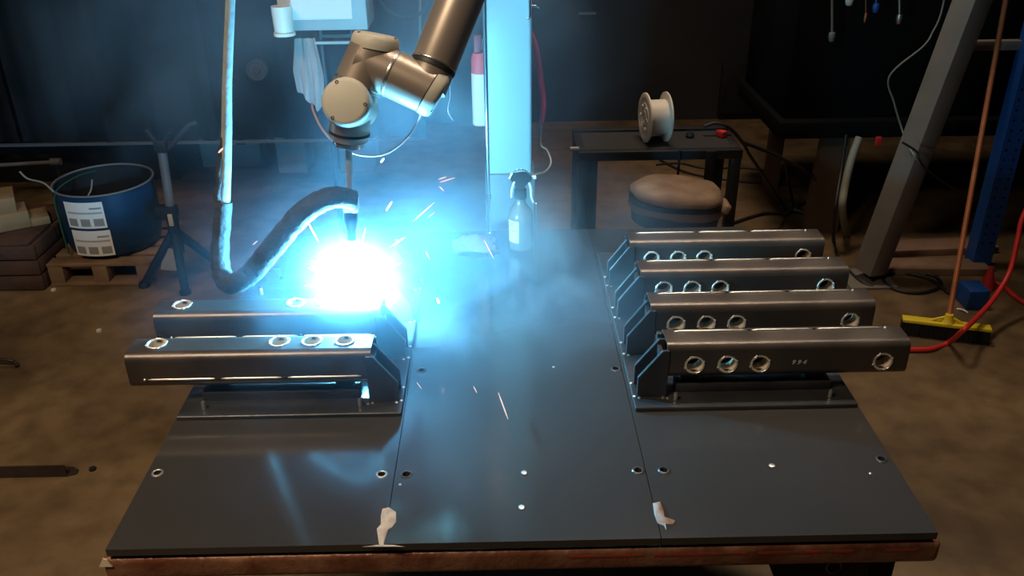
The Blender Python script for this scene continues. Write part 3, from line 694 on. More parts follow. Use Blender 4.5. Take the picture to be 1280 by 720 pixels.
# ------------------------------------------------------------------ left background: curtain, cartons, drum, stand, timber
YK = 5.4
zh_ = at_y(100, 178, YK).z
cur = thing('welding_curtain', 'dark blue-black welding curtain hanging across the left background', 'curtain', (-2.0, YK, zh_))
xa = -4.3
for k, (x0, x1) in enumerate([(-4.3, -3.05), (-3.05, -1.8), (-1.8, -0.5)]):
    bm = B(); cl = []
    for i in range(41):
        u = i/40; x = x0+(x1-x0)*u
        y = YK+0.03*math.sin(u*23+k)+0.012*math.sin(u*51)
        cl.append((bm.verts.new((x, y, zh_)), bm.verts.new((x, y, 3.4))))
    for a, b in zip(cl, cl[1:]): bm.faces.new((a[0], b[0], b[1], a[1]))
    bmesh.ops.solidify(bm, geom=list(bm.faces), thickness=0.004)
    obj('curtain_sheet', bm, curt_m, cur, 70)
bm = B(); hl = []
add_box(bm, (-2.4, YK-0.035, zh_), (3.8, 0.02, 0.016)); obj('hem_strip', bm, hem_m, cur)
tube_obj('curtain_rail', [V(-4.4, YK, 3.42), V(-0.4, YK, 3.42)], 0.02, bframe_m, cur, 10, 1)
for k, (x0, x1, yt, yb, Y, lab) in enumerate([(254, 328, 168, 208, 5.9, 'wide pale carton under the curtain, beside the hanging cable'), (350, 386, 168, 224, 5.75, 'tall pale carton under the curtain, below the grey cloth'), (428, 470, 168, 226, 5.75, 'pale carton on the floor behind the robot torch rod')]):
    a = at_y(x0, yb, Y); b = at_y(x1, yb, Y)
    t = thing('carton', lab, 'box', ((a.x+b.x)/2, Y+0.14, 0), 'cartons under the curtain')
    h_ = at_y(x0, yt, Y).z
    box_obj('carton_body', ((a.x+b.x)/2, Y+0.14, h_/2), (b.x-a.x, 0.28, h_), carton_m, t, 0.004)
    if k == 0: box_obj('hand_hole', ((a.x+b.x)/2+0.08, Y-0.001, h_*0.72), (0.06, 0.006, 0.018), hole_m, t)
    box_obj('carton_flap', ((a.x+b.x)/2, Y+0.05, h_+0.003), (b.x-a.x-0.01, 0.1, 0.005), carton_m, t)
# round reel hanging on the curtain
rp = at_y(321, 88, YK-0.06)
rl = thing('hanging_reel', 'small round dark reel hanging on the curtain beside the cable', 'reel', rp)
lathe_obj('reel_flange', rp, (0, -1, 0.2), [(0, 0), (0.062, 0), (0.062, 0.01), (0.05, 0.012), (0.045, 0.006), (0.025, 0.006), (0.02, 0.016), (0, 0.016)], mat('reel_grey', (0.06, 0.06, 0.065), 0.6), rl, 28)
lathe_obj('reel_flange', rp+V(0, 0.04, 0), (0, -1, 0.2), [(0, 0), (0.062, 0), (0.062, 0.01), (0, 0.01)], bframe_m, rl, 28)
# coiled cable behind the forearm, upright rod
cc = at_y(505, -6, 4.2)
bm = B(); add_tube(bm, [cc+V(0.115*math.cos(2*PI*k/36), 0.02*math.sin(4*PI*k/36), 0.10*math.sin(2*PI*k/36)) for k in range(36)], 0.008, 8, closed=True)
co_ = tag(obj('cable_coil', bm, cable_m, None, 60), 'black cable coil hanging behind the robot forearm', 'cable')
tag(tube_obj('upright_rod', [at_y(525, -30, 4.25), at_y(525, 50, 4.25), at_y(525.5, 52, 4.25)], 0.006, palep_m, None, 8, 1), 'thin pale upright rod behind the robot forearm', 'rod')

# drum on a pallet
pl0, pl1 = at_z(66, 357, 0).x, at_z(200, 357, 0).x
PLW = 0.53; plx = pl0+PLW/2; ply = 4.36; PLD = 0.56
pal = thing('wooden_pallet', 'small wooden pallet on the floor under the blue drum', 'pallet', (plx, ply, 0))
for k in range(5): box_obj('deck_board', (plx, ply-PLD/2+0.05+k*(PLD-0.1)/4, 0.118), (PLW, 0.085, 0.016), pal_m, pal, 0.002)
for k in range(3): box_obj('bottom_board', (plx, ply-PLD/2+0.05+k*(PLD-0.1)/2, 0.010), (PLW, 0.085, 0.018), pal_m, pal, 0.002)
for kx in (-1, 0, 1):
    for ky in (-1, 0, 1): box_obj('pallet_block', (plx+kx*(PLW/2-0.04), ply+ky*(PLD/2-0.05), 0.0645), (0.075, 0.085, 0.091), pal_m, pal, 0.002)
dc = V(at_y(140, 300, 4.3).x, 4.36, 0.126)
DR = 0.245; DH = at_y(140, 246, 4.12).z-0.126
drm = thing('blue_wire_drum', 'dark blue round drum with two white labels on a pallet', 'drum', dc)
bm = B()
add_lathe(bm, dc, (0, 0, 1), [(0, 0), (DR*0.80, 0), (DR*0.92, 0.02), (DR*0.985, 0.08), (DR, 0.16), (DR*1.0, DH-0.02), (DR*0.985, DH), (DR*0.95, DH)], 48)
for v in bm.verts:
    n_ = noise.noise(V(v.co.x*9, v.co.y*9, v.co.z*5)); d_ = v.co-dc; d_.z = 0
    if d_.length > 0.1: v.co += d_.normalized()*0.006*n_
obj('drum_shell', bm, drum_m, drm, 60)
lathe_obj('drum_inside', dc, (0, 0, 1), [(DR*0.955, DH), (DR*0.92, DH-0.10), (DR*0.9, DH-0.2), (0, DH-0.2)], black_m, drm, 40, 60)
bm = B(); add_tube(bm, [dc+V(DR*1.0*math.cos(2*PI*k/40), DR*1.0*math.sin(2*PI*k/40), DH+0.002) for k in range(40)], 0.006, 8, closed=True); obj('rim_hoop', bm, mat('hoop_grey', (0.14, 0.15, 0.17), 0.5), drm, 60)
def drum_patch(name, x0, x1, z0, z1, m, parent, off):
    """curved patch on the drum front; x measured as angle offset (rad) from the viewer-facing line"""
    bm = B(); n = 6; fc = -PI/2-0.02; ring_ = []
    for k in range(n+1):
        t = fc+x0+(x1-x0)*k/n
        ring_.append([bm.verts.new(dc+V((DR+off)*math.cos(t), (DR+off)*math.sin(t), z)) for z in (z0, z1)])
    for a, b in zip(ring_, ring_[1:]): bm.faces.new((a[0], b[0], b[1], a[1]))
    return obj(name, bm, m, parent, 60)
for (zz, dx) in ((DH-0.165, -0.055), (DH-0.318, -0.03)):
    lb = drum_patch('paper_label', -0.40+dx, 0.40+dx, zz, zz+0.140, white_m, drm, 0.009)
    lb['label'] = 'white printed paper label'
    drum_patch('print_line', -0.34+dx, 0.36+dx, zz+0.078, zz+0.088, mat('label_grey', (0.42, 0.42, 0.43), 0.8), lb, 0.0098)
    drum_patch('print_line', 0.14+dx, 0.36+dx, zz+0.103, zz+0.112, ink_m, lb, 0.0098)
    for q in (-0.35, -0.09, 0.17): drum_patch('print_square', q+dx, q+0.19+dx, zz+0.012, zz+0.052, ink_m, lb, 0.0098)
tube_obj('green_strap', [dc+V(-DR*0.72, -DR*0.76, 0.02), dc+V(-DR*0.76, -DR*0.72, DH*0.5), dc+V(-DR*0.72, -DR*0.70, DH-0.01), dc+V(-DR*0.4, -DR*0.4, DH+0.05), dc+V(0, -0.05, DH+0.07)], 0.007, green_m, drm, 8, squash=0.5)
tube_obj('loose_strap', [dc+V(-DR*0.72, -DR*0.70, DH-0.0), dc+V(-DR*1.0, -DR*0.5, DH+0.035), dc+V(-DR*1.35, -DR*0.4, DH+0.05), dc+V(-DR*1.48, -DR*0.4, DH+0.09)], 0.005, palep_m, drm, 8)
tube_obj('loose_strap', [dc+V(DR*0.05, -DR*0.9, DH), dc+V(DR*0.12, -DR*0.85, DH+0.03), dc+V(DR*0.16, -DR*0.8, DH+0.075)], 0.004, palep_m, drm, 8)

# roller pipe stand in front of the drum
tf = [at_z(181, 358, 0), at_z(232, 367, 0), at_z(270, 330, 0)]
hubz = 0.42; hub = at_y(217, 283, 4.10); topp = at_y(201, 180, 4.10)
ps_ = thing('pipe_stand', 'tripod pipe stand with grey tube standing right of the blue drum', 'stand', (hub.x, hub.y, 0))
bm = B(); add_tube(bm, [topp, hub+V(0, 0, 0.03)], 0.022, 14); obj('inner_tube', bm, stand_m, ps_, 60)
bm = B(); add_tube(bm, [hub+V(0, 0, 0.10), hub+V(0, 0, -0.14)], 0.030, 14); obj('outer_tube', bm, black_m, ps_, 60)
bm = B(); add_box(bm, hub+V(-0.015, -0.012, 0.085), (0.10, 0.07, 0.06), None, 0.008); obj('clamp_block', bm, black_m, ps_, 40)
bm = B(); add_box(bm, hub+V(0.012, -0.050, 0.055), (0.022, 0.01, 0.062), None, 0.002); obj('clamp_tag', bm, mat('dirty_white', (0.55, 0.52, 0.45), 0.7), ps_, 40)
for p in tf:
    bm = B(); add_tube(bm, [hub+V(0, 0, -0.02), p+V(0, 0, 0.012)], [0.024, 0.020], 12); lg = obj('leg', bm, black_m, ps_, 60)
    bm = B(); add_lathe(bm, p, (0, 0, 1), [(0, 0), (0.03, 0), (0.028, 0.02), (0.018, 0.03), (0, 0.03)], 12); obj('rubber_foot', bm, black_m, lg, 60)
c1 = hub+(tf[0]-hub)*0.35; c2 = hub+(tf[1]-hub)*0.35
bm = B(); add_prism(bm, [c1, hub+(tf[0]-hub)*0.72+V(0.04, 0, 0), c2+V(0, 0, -0.12), c2], V(0, 0.006, 0)); obj('brace_plate', bm, mat('brace_grey', (0.32, 0.32, 0.33), 0.6), ps_)
hz = topp
for sx in (-1, 1):
    bm = B(); add_tube(bm, [hz+V(0, 0, -0.02), hz+V(sx*0.06, 0, 0.07)], 0.014, 10); obj('head_arm', bm, black_m, ps_, 60)
bm = B(); add_tube(bm, [hz+V(0.02, 0.0, -0.03), hz+V(0.13, 0.06, 0.07), hz+V(0.16, 0.08, 0.075)], 0.014, 10); obj('head_arm', bm, black_m, ps_, 60)
bm = B(); add_box(bm, hz+V(0, 0, -0.01), (0.06, 0.05, 0.06), None, 0.008); obj('head_block', bm, black_m, ps_, 40)

# timber and crate at the far left
cr = thing('wooden_crate', 'low dark wooden crate at the left edge under the timber blocks', 'crate', (-2.72, 4.30, 0))
for k in range(3): box_obj('side_slat', (-2.68, 4.05, 0.045+k*0.085), (0.60, 0.02, 0.075), crate_m, cr, 0.003)
for k in range(3): box_obj('end_slat', (-2.39, 4.31, 0.045+k*0.085), (0.02, 0.49, 0.075), crate_m, cr, 0.003)
for k in range(4): box_obj('lid_board', (-2.69, 4.10+k*0.135, 0.262), (0.58, 0.125, 0.016), crate_m, cr, 0.003)
for xx in (-2.42, -2.96): box_obj('corner_post', (xx, 4.08, 0.125), (0.035, 0.035, 0.25), crate_m, cr, 0.003)
for xx in (-2.42, -2.96): box_obj('corner_post', (xx, 4.53, 0.125), (0.035, 0.035, 0.25), crate_m, cr, 0.003)
def block(c, s, rz, ry, lab, m=tanwood_m):
    rot = Matrix.Rotation(rz, 3, 'Z') @ Matrix.Rotation(ry, 3, 'Y')
    bm = B(); add_box(bm, (0, 0, 0), s, rot, 0.004); o = obj('timber_block', bm, m, None, 40); o.location = c
    tag(o, lab, 'timber', 'timber blocks on the crate'); return o
block((-2.62, 4.24, 0.318), (0.26, 0.16, 0.09), 0.55, 0.0, 'larger tan timber block lying on the dark crate')
block((-2.66, 4.27, 0.403), (0.22, 0.20, 0.08), 0.5, 0.06, 'pale topped tan timber block, topmost of the crate stack')
block((-2.47, 4.33, 0.292), (0.09, 0.16, 0.042), 0.55, 0.0, 'small timber offcut beside the larger blocks on the crate')
bar = at_y(40, 203, 5.2)
qa, qb = at_y(-10, 207, 5.15), at_y(76, 202, 5.15)
bb = thing('low_trestle', 'low grey pipe trestle behind the drum below the curtain hem', 'trestle', (qa.x, 5.15, 0))
bm = B(); add_tube(bm, [qa, qb], 0.012, 10); obj('cross_pipe', bm, stand_m, bb, 60)
bm = B(); add_tube(bm, [qb+V(-0.06, 0, 0), qb], 0.022, 10); obj('pipe_end', bm, stand_m, bb, 60)
for q in (qa, qb+V(-0.03, 0, 0)):
    bm = B(); add_tube(bm, [q, V(q.x, q.y, 0)], 0.012, 10); obj('leg', bm, black_m, bb, 60)
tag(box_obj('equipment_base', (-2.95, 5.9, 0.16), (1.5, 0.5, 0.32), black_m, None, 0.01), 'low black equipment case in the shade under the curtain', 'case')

# angle iron and a leg end on the floor at the left
bm = B(); P0 = at_z(-60, 596, 0); P1 = at_z(84, 596, 0)
yA = P1.y; L_ = P1.x-P0.x
pts = [(0, 0), (0.052, 0), (0.052, 0.006), (0.006, 0.006), (0.006, 0.05), (0, 0.05)]
add_prism(bm, [V(P0.x, yA+u*1.0, z) for u, z in pts], V(L_, 0, 0))
ai = tag(obj('angle_iron', bm, mat('rusty_angle', (0.035, 0.022, 0.020), 0.5, 0.4, (0.06, 0.04, 0.035), 9)), 'length of dark angle iron lying on the floor at the left', 'angle iron')
bm = B(); add_prism(bm, [V(P0.x+L_, yA, 0.0), V(P0.x+L_+0.03, yA+0.012, 0.0), V(P0.x+L_+0.028, yA+0.034, 0.0), V(P0.x+L_, yA+0.052, 0.0)], V(0, 0, 0.006)); obj('pointed_end', bm, MATS['rusty_angle'], ai)
tag(tube_obj('bent_bar_end', [at_z(-40, 448, 0.04), at_z(8, 450, 0.035), at_z(19, 453, 0.02), at_z(21, 458, 0.01)], 0.008, MATS['rusty_angle'], None, 8), 'thin dark bent bar end poking in at the left edge', 'bar')
for (x, y, lab) in [(116, 587, 'tiny dark nut on the floor right of the angle iron'), (124, 414, 'small pale chip on the brown floor left of the tubes'), (67, 363, 'tiny pale chip on the floor below the pallet corner')]:
    p = at_z(x, y, 0)
    tag(lathe_obj('floor_chip', p, (0, 0, 1), [(0, 0), (0.014, 0), (0.012, 0.009), (0, 0.011)], spat_m if 'pale' in lab else black_m, None, 7), lab, 'debris', 'chips on the floor')

# ------------------------------------------------------------------ bench with spool, stool
BZ = 0.75
A_ = V(0.331, 3.93, BZ); B_ = V(1.06, 3.90, BZ)
bn = thing('steel_bench', 'dark steel bench frame carrying the white wire spool', 'bench', (0.7, 4.05, 0))
def bar_(name, p, q, s, m=bframe_m): 
    p, q = Vector(p), Vector(q); d = q-p
    bm = B(); add_box(bm, (0, 0, 0), (d.length, s, s), None, 0.003); bmesh.ops.rotate(bm, verts=bm.verts, cent=(0, 0, 0), matrix=d.to_track_quat('X', 'Z').to_matrix()); bmesh.ops.translate(bm, verts=bm.verts, vec=(p+q)/2)
    return obj(name, bm, m, bn, 40)
bar_('front_rail', (0.325, 3.90, BZ-0.022), (1.09, 3.90, BZ-0.022), 0.044)
bar_('rear_rail', (0.325, 4.20, BZ-0.010), (1.09, 4.20, BZ-0.010), 0.044)
for xx in (0.345, 1.07): bar_('side_rail', (xx, 3.925, BZ-0.02), (xx, 4.18, BZ-0.02), 0.040)
box_obj('bench_top', (0.705, 4.05, BZ-0.006), (0.69, 0.29, 0.010), mat('bench_sheet', (0.05, 0.048, 0.05), 0.5, 0.3), bn)
for (xx, yy) in ((0.352, 3.90), (1.062, 3.90), (0.352, 4.20), (1.062, 4.20)): box_obj('leg', (xx, yy, (BZ-0.04)/2), (0.048, 0.048, BZ-0.04), bframe_m, bn, 0.004)
box_obj('leg', (0.40, 3.95, (BZ-0.04)/2), (0.05, 0.05, BZ-0.04), bframe_m, bn, 0.004)
bm = B(); q0 = at_y(890, 180, 3.868); add_box(bm, (q0.x, 3.868, BZ-0.10), (0.046, 0.012, 0.20), None, 0.002); obj('hanging_strap', bm, black_m, bn, 40)
tube_obj('hanging_rod', [at_y(850, 188, 3.868), at_y(847, 223, 3.868)], 0.006, black_m, bn, 8, 1)
lathe_obj('bolt_end', at_y(718, 186, 3.86), (1, 0, 0), [(0, -0.02), (0.010, -0.02), (0.010, 0.02), (0, 0.02)], stand_m, bn, 10)
# spool
ax = V(-0.985, -0.12, 0.0).normalized()
scp = at_y(819.5, 146.5, 4.03); FR = scp.z-BZ; SW = 0.105
FR = min(FR, 0.14)
spc = V(scp.x, 4.03, BZ+FR)
sp_ = thing('wire_spool', 'empty cream plastic wire spool standing on the steel bench', 'spool', (spc.x, spc.y, BZ))
for sgn in (1, -1):
    o = spc+ax*sgn*SW/2
    lathe_obj('flange', o, ax*sgn, [(0.03, -0.007), (FR, -0.007), (FR, 0.0), (FR*0.95, 0.003), (FR*0.80, 0.003), (FR*0.76, -0.002), (FR*0.62, -0.002), (FR*0.6, 0.004), (0.055, 0.004), (0.05, -0.012), (0.03, -0.012)], spool_m, sp_, 48, 40)
    lathe_obj('hub_ring', o, ax*sgn, [(0.024, -0.02), (0.036, -0.02), (0.036, 0.006), (0.024, 0.006), (0.024, -0.02)], spool_m, sp_, 24)
    x, y = frame(ax)
    for k in range(6):
        t = 2*PI*k/6; q = o+ax*sgn*0.004+(x*math.cos(t)+y*math.sin(t))*FR*0.48
        lathe_obj('rib_boss', q, ax*sgn, [(0, -0.002), (0.011, -0.002), (0.009, 0.004), (0, 0.004)], spool_m, sp_, 10)
lathe_obj('barrel', spc-ax*SW/2, ax, [(0.024, 0.0), (FR*0.70, 0.0), (FR*0.70, SW), (0.024, SW), (0.024, 0.0)], spool_m, sp_, 48, 40)
# little things on the bench
p = at_y(900, 172, 4.1); tag(box_obj('red_block', (p.x, 4.08, BZ+0.016), (0.035, 0.05, 0.032), red_m, None, 0.006, Matrix.Rotation(0.5, 3, 'Z')), 'small red block at the right end of the steel bench', 'block')
p = at_y(862, 174, 4.08); tag(lathe_obj('dark_knob', V(p.x, 4.08, BZ-0.001), (0, 0, 1), [(0, 0), (0.018, 0), (0.022, 0.012), (0.012, 0.026), (0, 0.028)], black_m, None, 14), 'small dark knob on the steel bench right of the spool', 'knob')
# stool
sc_ = at_y(848, 243, 3.55)
stl = thing('shop_stool', 'round stool with worn tan leather cushion behind the right tubes', 'stool', (sc_.x, 3.55, 0))
zs = sc_.z; rx = 0.195
tilt = Matrix.Rotation(0.07, 3, 'Y') @ Matrix.Rotation(0.10, 3, 'X')
def squash_lathe(name, prof, m, sy=0.60, dz=0.0, wob=0.0):
    bm = B(); add_lathe(bm, (0, 0, 0), (0, 0, 1), prof, 40)
    for v in bm.verts:
        w_ = 1+wob*noise.noise(V(v.co.x*7, v.co.y*7, v.co.z*9+dz))
        a_ = math.atan2(v.co.y, v.co.x); k_s = 1.06*(abs(math.cos(a_))**2.6+abs(math.sin(a_))**2.6)**(-1/2.6)
        v.co = tilt @ V(v.co.x*w_*k_s, v.co.y*sy*w_*k_s, v.co.z+0.012*wob*8*noise.noise(V(v.co.x*9, v.co.y*9, 2)))+V(sc_.x, 3.55, zs+dz)
    return obj(name, bm, m, stl, 60)
squash_lathe('cushion', [(0, 0.042), (0.10, 0.046), (0.165, 0.036), (0.19, 0.015), (0.192, -0.005), (0.18, -0.015), (0, -0.015)], tan_m, wob=0.12)
squash_lathe('strap_band', [(0.15, -0.010), (0.196, -0.010), (0.198, -0.030), (0.15, -0.030)], black_m)
squash_lathe('cushion_skirt', [(0, -0.024), (0.188, -0.024), (0.192, -0.062), (0.182, -0.075), (0, -0.075)], brown_m, wob=0.08)
squash_lathe('seat_pan', [(0, -0.07), (0.183, -0.07), (0.178, -0.12), (0.165, -0.13), (0, -0.13)], black_m)
lathe_obj('pedestal', (sc_.x, 3.55, 0.02), (0, 0, 1), [(0, 0), (0.03, 0), (0.03, zs-0.14), (0, zs-0.14)], bframe_m, stl, 16)
lathe_obj('foot_disc', (sc_.x, 3.55, 0.0), (0, 0, 1), [(0, 0), (0.2, 0), (0.19, 0.018), (0.04, 0.03), (0, 0.03)], bframe_m, stl, 32)
bm = B(); add_box(bm, V(sc_.x+0.192, 3.50, zs-0.038), (0.035, 0.10, 0.045), Matrix.Rotation(0.5, 3, 'Y'), 0.012)
obj('leather_flap', bm, tan_m, stl, 60)

# ------------------------------------------------------------------ right background
# dark workbench with a broad brown leg
wb = thing('rear_workbench', 'dark workbench in the right background on a broad brown leg', 'workbench', (2.3, 4.9, 0))
wz = at_y(1030, 166, 4.6).z
bm = B(); add_box(bm, (2.45, 4.95, wz+0.045), (2.0, 0.9, 0.09), None, 0.006); obj('bench_slab', bm, matt_m, wb, 40)
P = [at_y(1030, 168, 4.6), at_y(1064, 168, 4.6), at_y(1046, 295, 4.6), at_y(1003, 295, 4.6)]
P[2].z = P[3].z = 0.0; P[0].z = P[1].z = wz+0.01
bm = B(); add_prism(bm, P, V(0, 0.05, 0)); obj('leg', bm, legb_m, wb)
for (xx, yy) in ((1.70, 5.3), (3.3, 4.6), (3.3, 5.3)): box_obj('leg', (xx, yy, wz/2), (0.09, 0.05, wz), legb_m, wb)
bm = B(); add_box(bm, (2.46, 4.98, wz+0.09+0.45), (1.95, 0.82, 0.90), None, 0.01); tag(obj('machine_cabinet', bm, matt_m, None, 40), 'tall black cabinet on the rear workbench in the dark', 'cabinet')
p = at_y(945, 115, 6.7)
pn = thing('switch_box', 'dark switch box with faint markings on the back wall', 'switch box', (p.x, 6.84, p.z))
box_obj('panel_board', (p.x, 6.82, p.z), (0.5, 0.04, 0.4), black_m, pn, 0.004)
for dx, hh in ((-0.10, 0.02), (-0.05, 0.05), (0.0, 0.02), (0.06, 0.05), (0.11, 0.02)):
    box_obj('marking', (p.x+dx, 6.798, p.z), (0.016, 0.004, hh), mat('marking_grey', (0.10, 0.11, 0.12), 0.7), pn)
# pale pipe leaning by the leg
tag(tube_obj('pale_pipe', [at_y(1074, 172, 4.45), at_y(1064, 200, 4.4), at_y(1056, 235, 4.35), at_y(1053, 262, 4.32), at_z(1058, 292, 0.02)], 0.021, palep_m, None, 12), 'pale grey-green pipe leaning beside the broad brown leg', 'pipe')
p = at_y(1097, 176, 4.5); tag(box_obj('red_tag', (p.x, 4.49, p.z), (0.03, 0.02, 0.05), red_m, None, 0.004), 'little red tag under the rear workbench edge', 'tag')
# leaning grey brace: square tube
bt, bb_ = at_y(1214, -40, 4.0), at_y(1082, 352, 4.0)
bt = at_y(1231, -40, 4.0)
d = (bt-bb_).normalized()
brc = thing('leaning_brace', 'wide grey square steel brace leaning up to the right', 'brace', (bb_.x, 4.0, 0), kind='thing')
k_ = -(bb_.z)/d.z; base = bb_+d*k_; topb = bb_+d*((bt-bb_).length+0.5)
xax = V(0, 1, 0).cross(d).normalized()
rotm = Matrix((xax, d.cross(xax), d)).transposed() @ Matrix.Rotation(0.42, 3, 'Z')
bm = B(); L_ = (topb-base).length-0.06
add_box(bm, (0, 0, 0), (0.118, 0.118, L_), None, 0.008)
bmesh.ops.rotate(bm, verts=bm.verts, cent=(0, 0, 0), matrix=rotm); bmesh.ops.translate(bm, verts=bm.verts, vec=(base+topb)/2+d*0.02)
obj('brace_tube', bm, beam_m, brc, 30)
box_obj('foot_plate', (base.x, 4.0, 0.006), (0.24, 0.22, 0.012), beam_m, brc)
p = at_y(1246, 64, 4.05)
tag(box_obj('grey_cross_bar', (p.x+0.10, 4.18, p.z), (0.42, 0.04, 0.045), beam_m, None, 0.004), 'short grey horizontal bar at the upper right behind the orange handle', 'bar')
# thin cables around the brace
tag(tube_obj('thin_cable', [at_y(1184, -20, 4.2), at_y(1176, 18, 4.2), at_y(1166, 40, 4.2), at_y(1154, 58, 4.2), at_y(1112, 95, 4.25), at_y(1118, 130, 4.25), at_y(1131, 172, 4.2), at_y(1140, 190, 3.9), at_y(1150, 205, 3.9)], 0.0045, palep_m, None, 8), 'thin grey cable hanging left of the leaning brace', 'cable')
tag(tube_obj('brace_wire', [at_y(1128, 178, 3.86), at_y(1146, 190, 3.86), at_y(1152, 205, 3.86), at_y(1176, 225, 4.0), at_y(1196, 238, 4.2)], 0.005, cable_m, None, 8), 'black wire slung across the leaning brace', 'wire')
# tools hanging on the back wall, upper right
for k, (x, y0, y1, r, m, lab) in enumerate([(1062, -8, 5, 0.012, white_m, 'white tool end hanging at the top right'), (1095, -8, 14, 0.010, blued_m, 'blue handled tool hanging at the top right'), (1124, -6, 28, 0.009, shiny_m, 'silver rod hanging on the wall top right'), (1082, -6, 26, 0.004, orange_m, 'thin orange rod hanging top right'), (1040, 10, 50, 0.010, palep_m, 'grey tool hanging left of the blue handled tool')]):
    a = at_y(x, y0-30, 4.45); b = at_y(x-1, y1, 4.45)
    t = thing('hanging_tool', lab, 'tool', b, 'tools hanging at the upper right')
    bm = B(); add_tube(bm, [a, b+V(0, 0, 0.03)], r*0.6, 10); obj('shank', bm, m, t, 60)
    bm = B(); add_lathe(bm, b+V(0, 0, 0.04), (0, 0, -1), [(0, 0), (r*1.5, 0.004), (r*1.7, 0.02), (r*1.2, 0.045), (0, 0.05)], 12); obj('tool_head', bm, m, t, 60)
bm = B(); add_box(bm, (at_y(1085, -30, 4.45).x, 4.45, at_y(1085, -32, 4.45).z+0.02), (0.75, 0.03, 0.03), None, 0.003); tag(obj('tool_rail', bm, bframe_m, None, 40), 'dark rail from which the upper right tools hang', 'rail')
p = at_y(735, 18, 6.8)
tag(box_obj('wall_marker', (p.x, 6.84, p.z), (0.13, 0.02, 0.016), hem_m), 'tiny pale strip on the dark wall right of the column', 'strip')

# push broom
b0, b1 = at_z(1128, 398, 0.075), at_z(1239, 411, 0.075)
bd = (b1-b0).normalized(); bc = (b0+b1)/2
brm = thing('push_broom', 'push broom with yellow head and copper-orange handle on the right', 'broom', (bc.x, bc.y, 0))
rotz = Matrix.Rotation(math.atan2(bd.y, bd.x), 3, 'Z')
bm = B(); add_box(bm, bc, ((b1-b0).length, 0.05, 0.016), rotz, 0.004); obj('broom_head', bm, yellow_m, brm, 40)
bm = B()
nb_ = 60
for i in range(nb_):
    for j in range(3):
        p = b0+(b1-b0)*((i+0.5)/nb_)+rotz @ V(0, (j-1)*0.014, 0)
        q = p+rotz @ V(random.uniform(-0.003, 0.003), (j-1)*0.008, 0)
        add_tube(bm, [V(p.x, p.y, 0.069), V(q.x, q.y, 0.002)], 0.0034, 5)
br_ = obj('bristles', bm, black_m, brm); br_['kind'] = 'stuff'
hs = bc+V(0.005, 0, 0.008); ht = at_y(1259, -10, 4.05)
bm = B(); add_lathe(bm, hs, V(0, 0, 1), [(0, 0), (0.03, 0), (0.022, 0.012), (0.016, 0.04), (0, 0.042)], 14); obj('handle_socket', bm, yellow_m, brm, 60)
for sx in (-1, 1):
    bm = B(); add_tube(bm, [bc+bd*sx*0.07+V(0, 0, 0.008), hs+V(0, 0, 0.03)], 0.006, 8); obj('socket_brace', bm, yellow_m, brm, 60)
hm = hs+(ht-hs)*0.55+V(0, 0, -0.004)
tube_obj('handle', [hs+V(0, 0, 0.02), hm, ht+(ht-hs)*0.06], 0.0118, orange_m, brm, 12, 6)

# blue pallet-rack post with punched holes
rp0 = at_y(1248, 330, 4.1); rp0.x = 2.50
rk = thing('rack_post', 'blue perforated pallet rack post at the right edge', 'rack', (2.475, 4.13, 0), kind='thing')
xc = 2.475
bm = B()
hs_ = [(xc+dx, z, 0.0065) for z in [0.15+0.05*k for k in range(34)] for dx in (-0.024, 0.024)]
add_panel(bm, [(xc-0.048, 0.01), (xc+0.048, 0.01), (xc+0.048, 1.9), (xc-0.048, 1.9)], hs_, lambda u, v, w_: V(u, 4.1-w_, v), 0.003, 8)
obj('punched_face', bm, rack_m, rk)
for sx in (-1, 1): box_obj('side_flange', (xc+sx*0.0465, 4.145, 0.955), (0.003, 0.084, 1.89), rack_m, rk)
box_obj('back_web', (xc, 4.18, 0.955), (0.09, 0.003, 1.89), black_m, rk)
box_obj('foot_plate', (xc, 4.14, 0.005), (0.14, 0.14, 0.01), rack_m, rk)

# red hose and its companions
hpts = [at_y(1310, 215, 3.75), at_y(1280, 268, 3.70), at_y(1272, 300, 3.66), at_y(1262, 340, 3.6), at_y(1243, 372, 3.5), at_y(1222, 396, 3.36), at_y(1205, 412, 3.20), at_z(1186, 428, 0.013), at_z(1164, 436, 0.013), at_z(1138, 437, 0.013), at_z(1100, 436, 0.013)]
tag(tube_obj('red_air_line', hpts, 0.0115, red_m, None, 12), 'bright red hose sweeping from the right edge to the floor', 'hose')
tag(tube_obj('red_hose_loop', [at_z(1240, 352, 0.012), at_z(1255, 358, 0.012), at_z(1268, 370, 0.012), at_z(1284, 380, 0.012), at_z(1300, 384, 0.012)], 0.011, red_m, None, 10), 'second red hose lying on the floor at the right edge', 'hose')
p = at_z(1233, 360, 0)
cn = thing('red_cone', 'small red cone standing on the floor behind the red hose', 'cone', p)
lathe_obj('cone_body', p, (0, 0, 1), [(0, 0.012), (0.034, 0.012), (0.010, 0.12), (0, 0.122)], red_m, cn, 20)
lathe_obj('cone_foot', p, (0, 0, 1), [(0, 0), (0.045, 0), (0.045, 0.012), (0, 0.012)], red_m, cn, 4)
p = at_z(1215, 372, 0)
tag(box_obj('blue_floor_block', (at_z(1228, 395, 0).x, at_z(1228, 395, 0).y+0.12, 0.05), (0.10, 0.12, 0.10), rack_m, None, 0.006), 'small blue block on the floor behind the broom head', 'block')
tag(tube_obj('white_wire_end', [at_z(1196, 386, 0.004), at_z(1203, 387, 0.01), at_z(1210, 391, 0.004)], 0.004, white_m, None, 6), 'short white wire end on the floor behind the broom', 'wire')
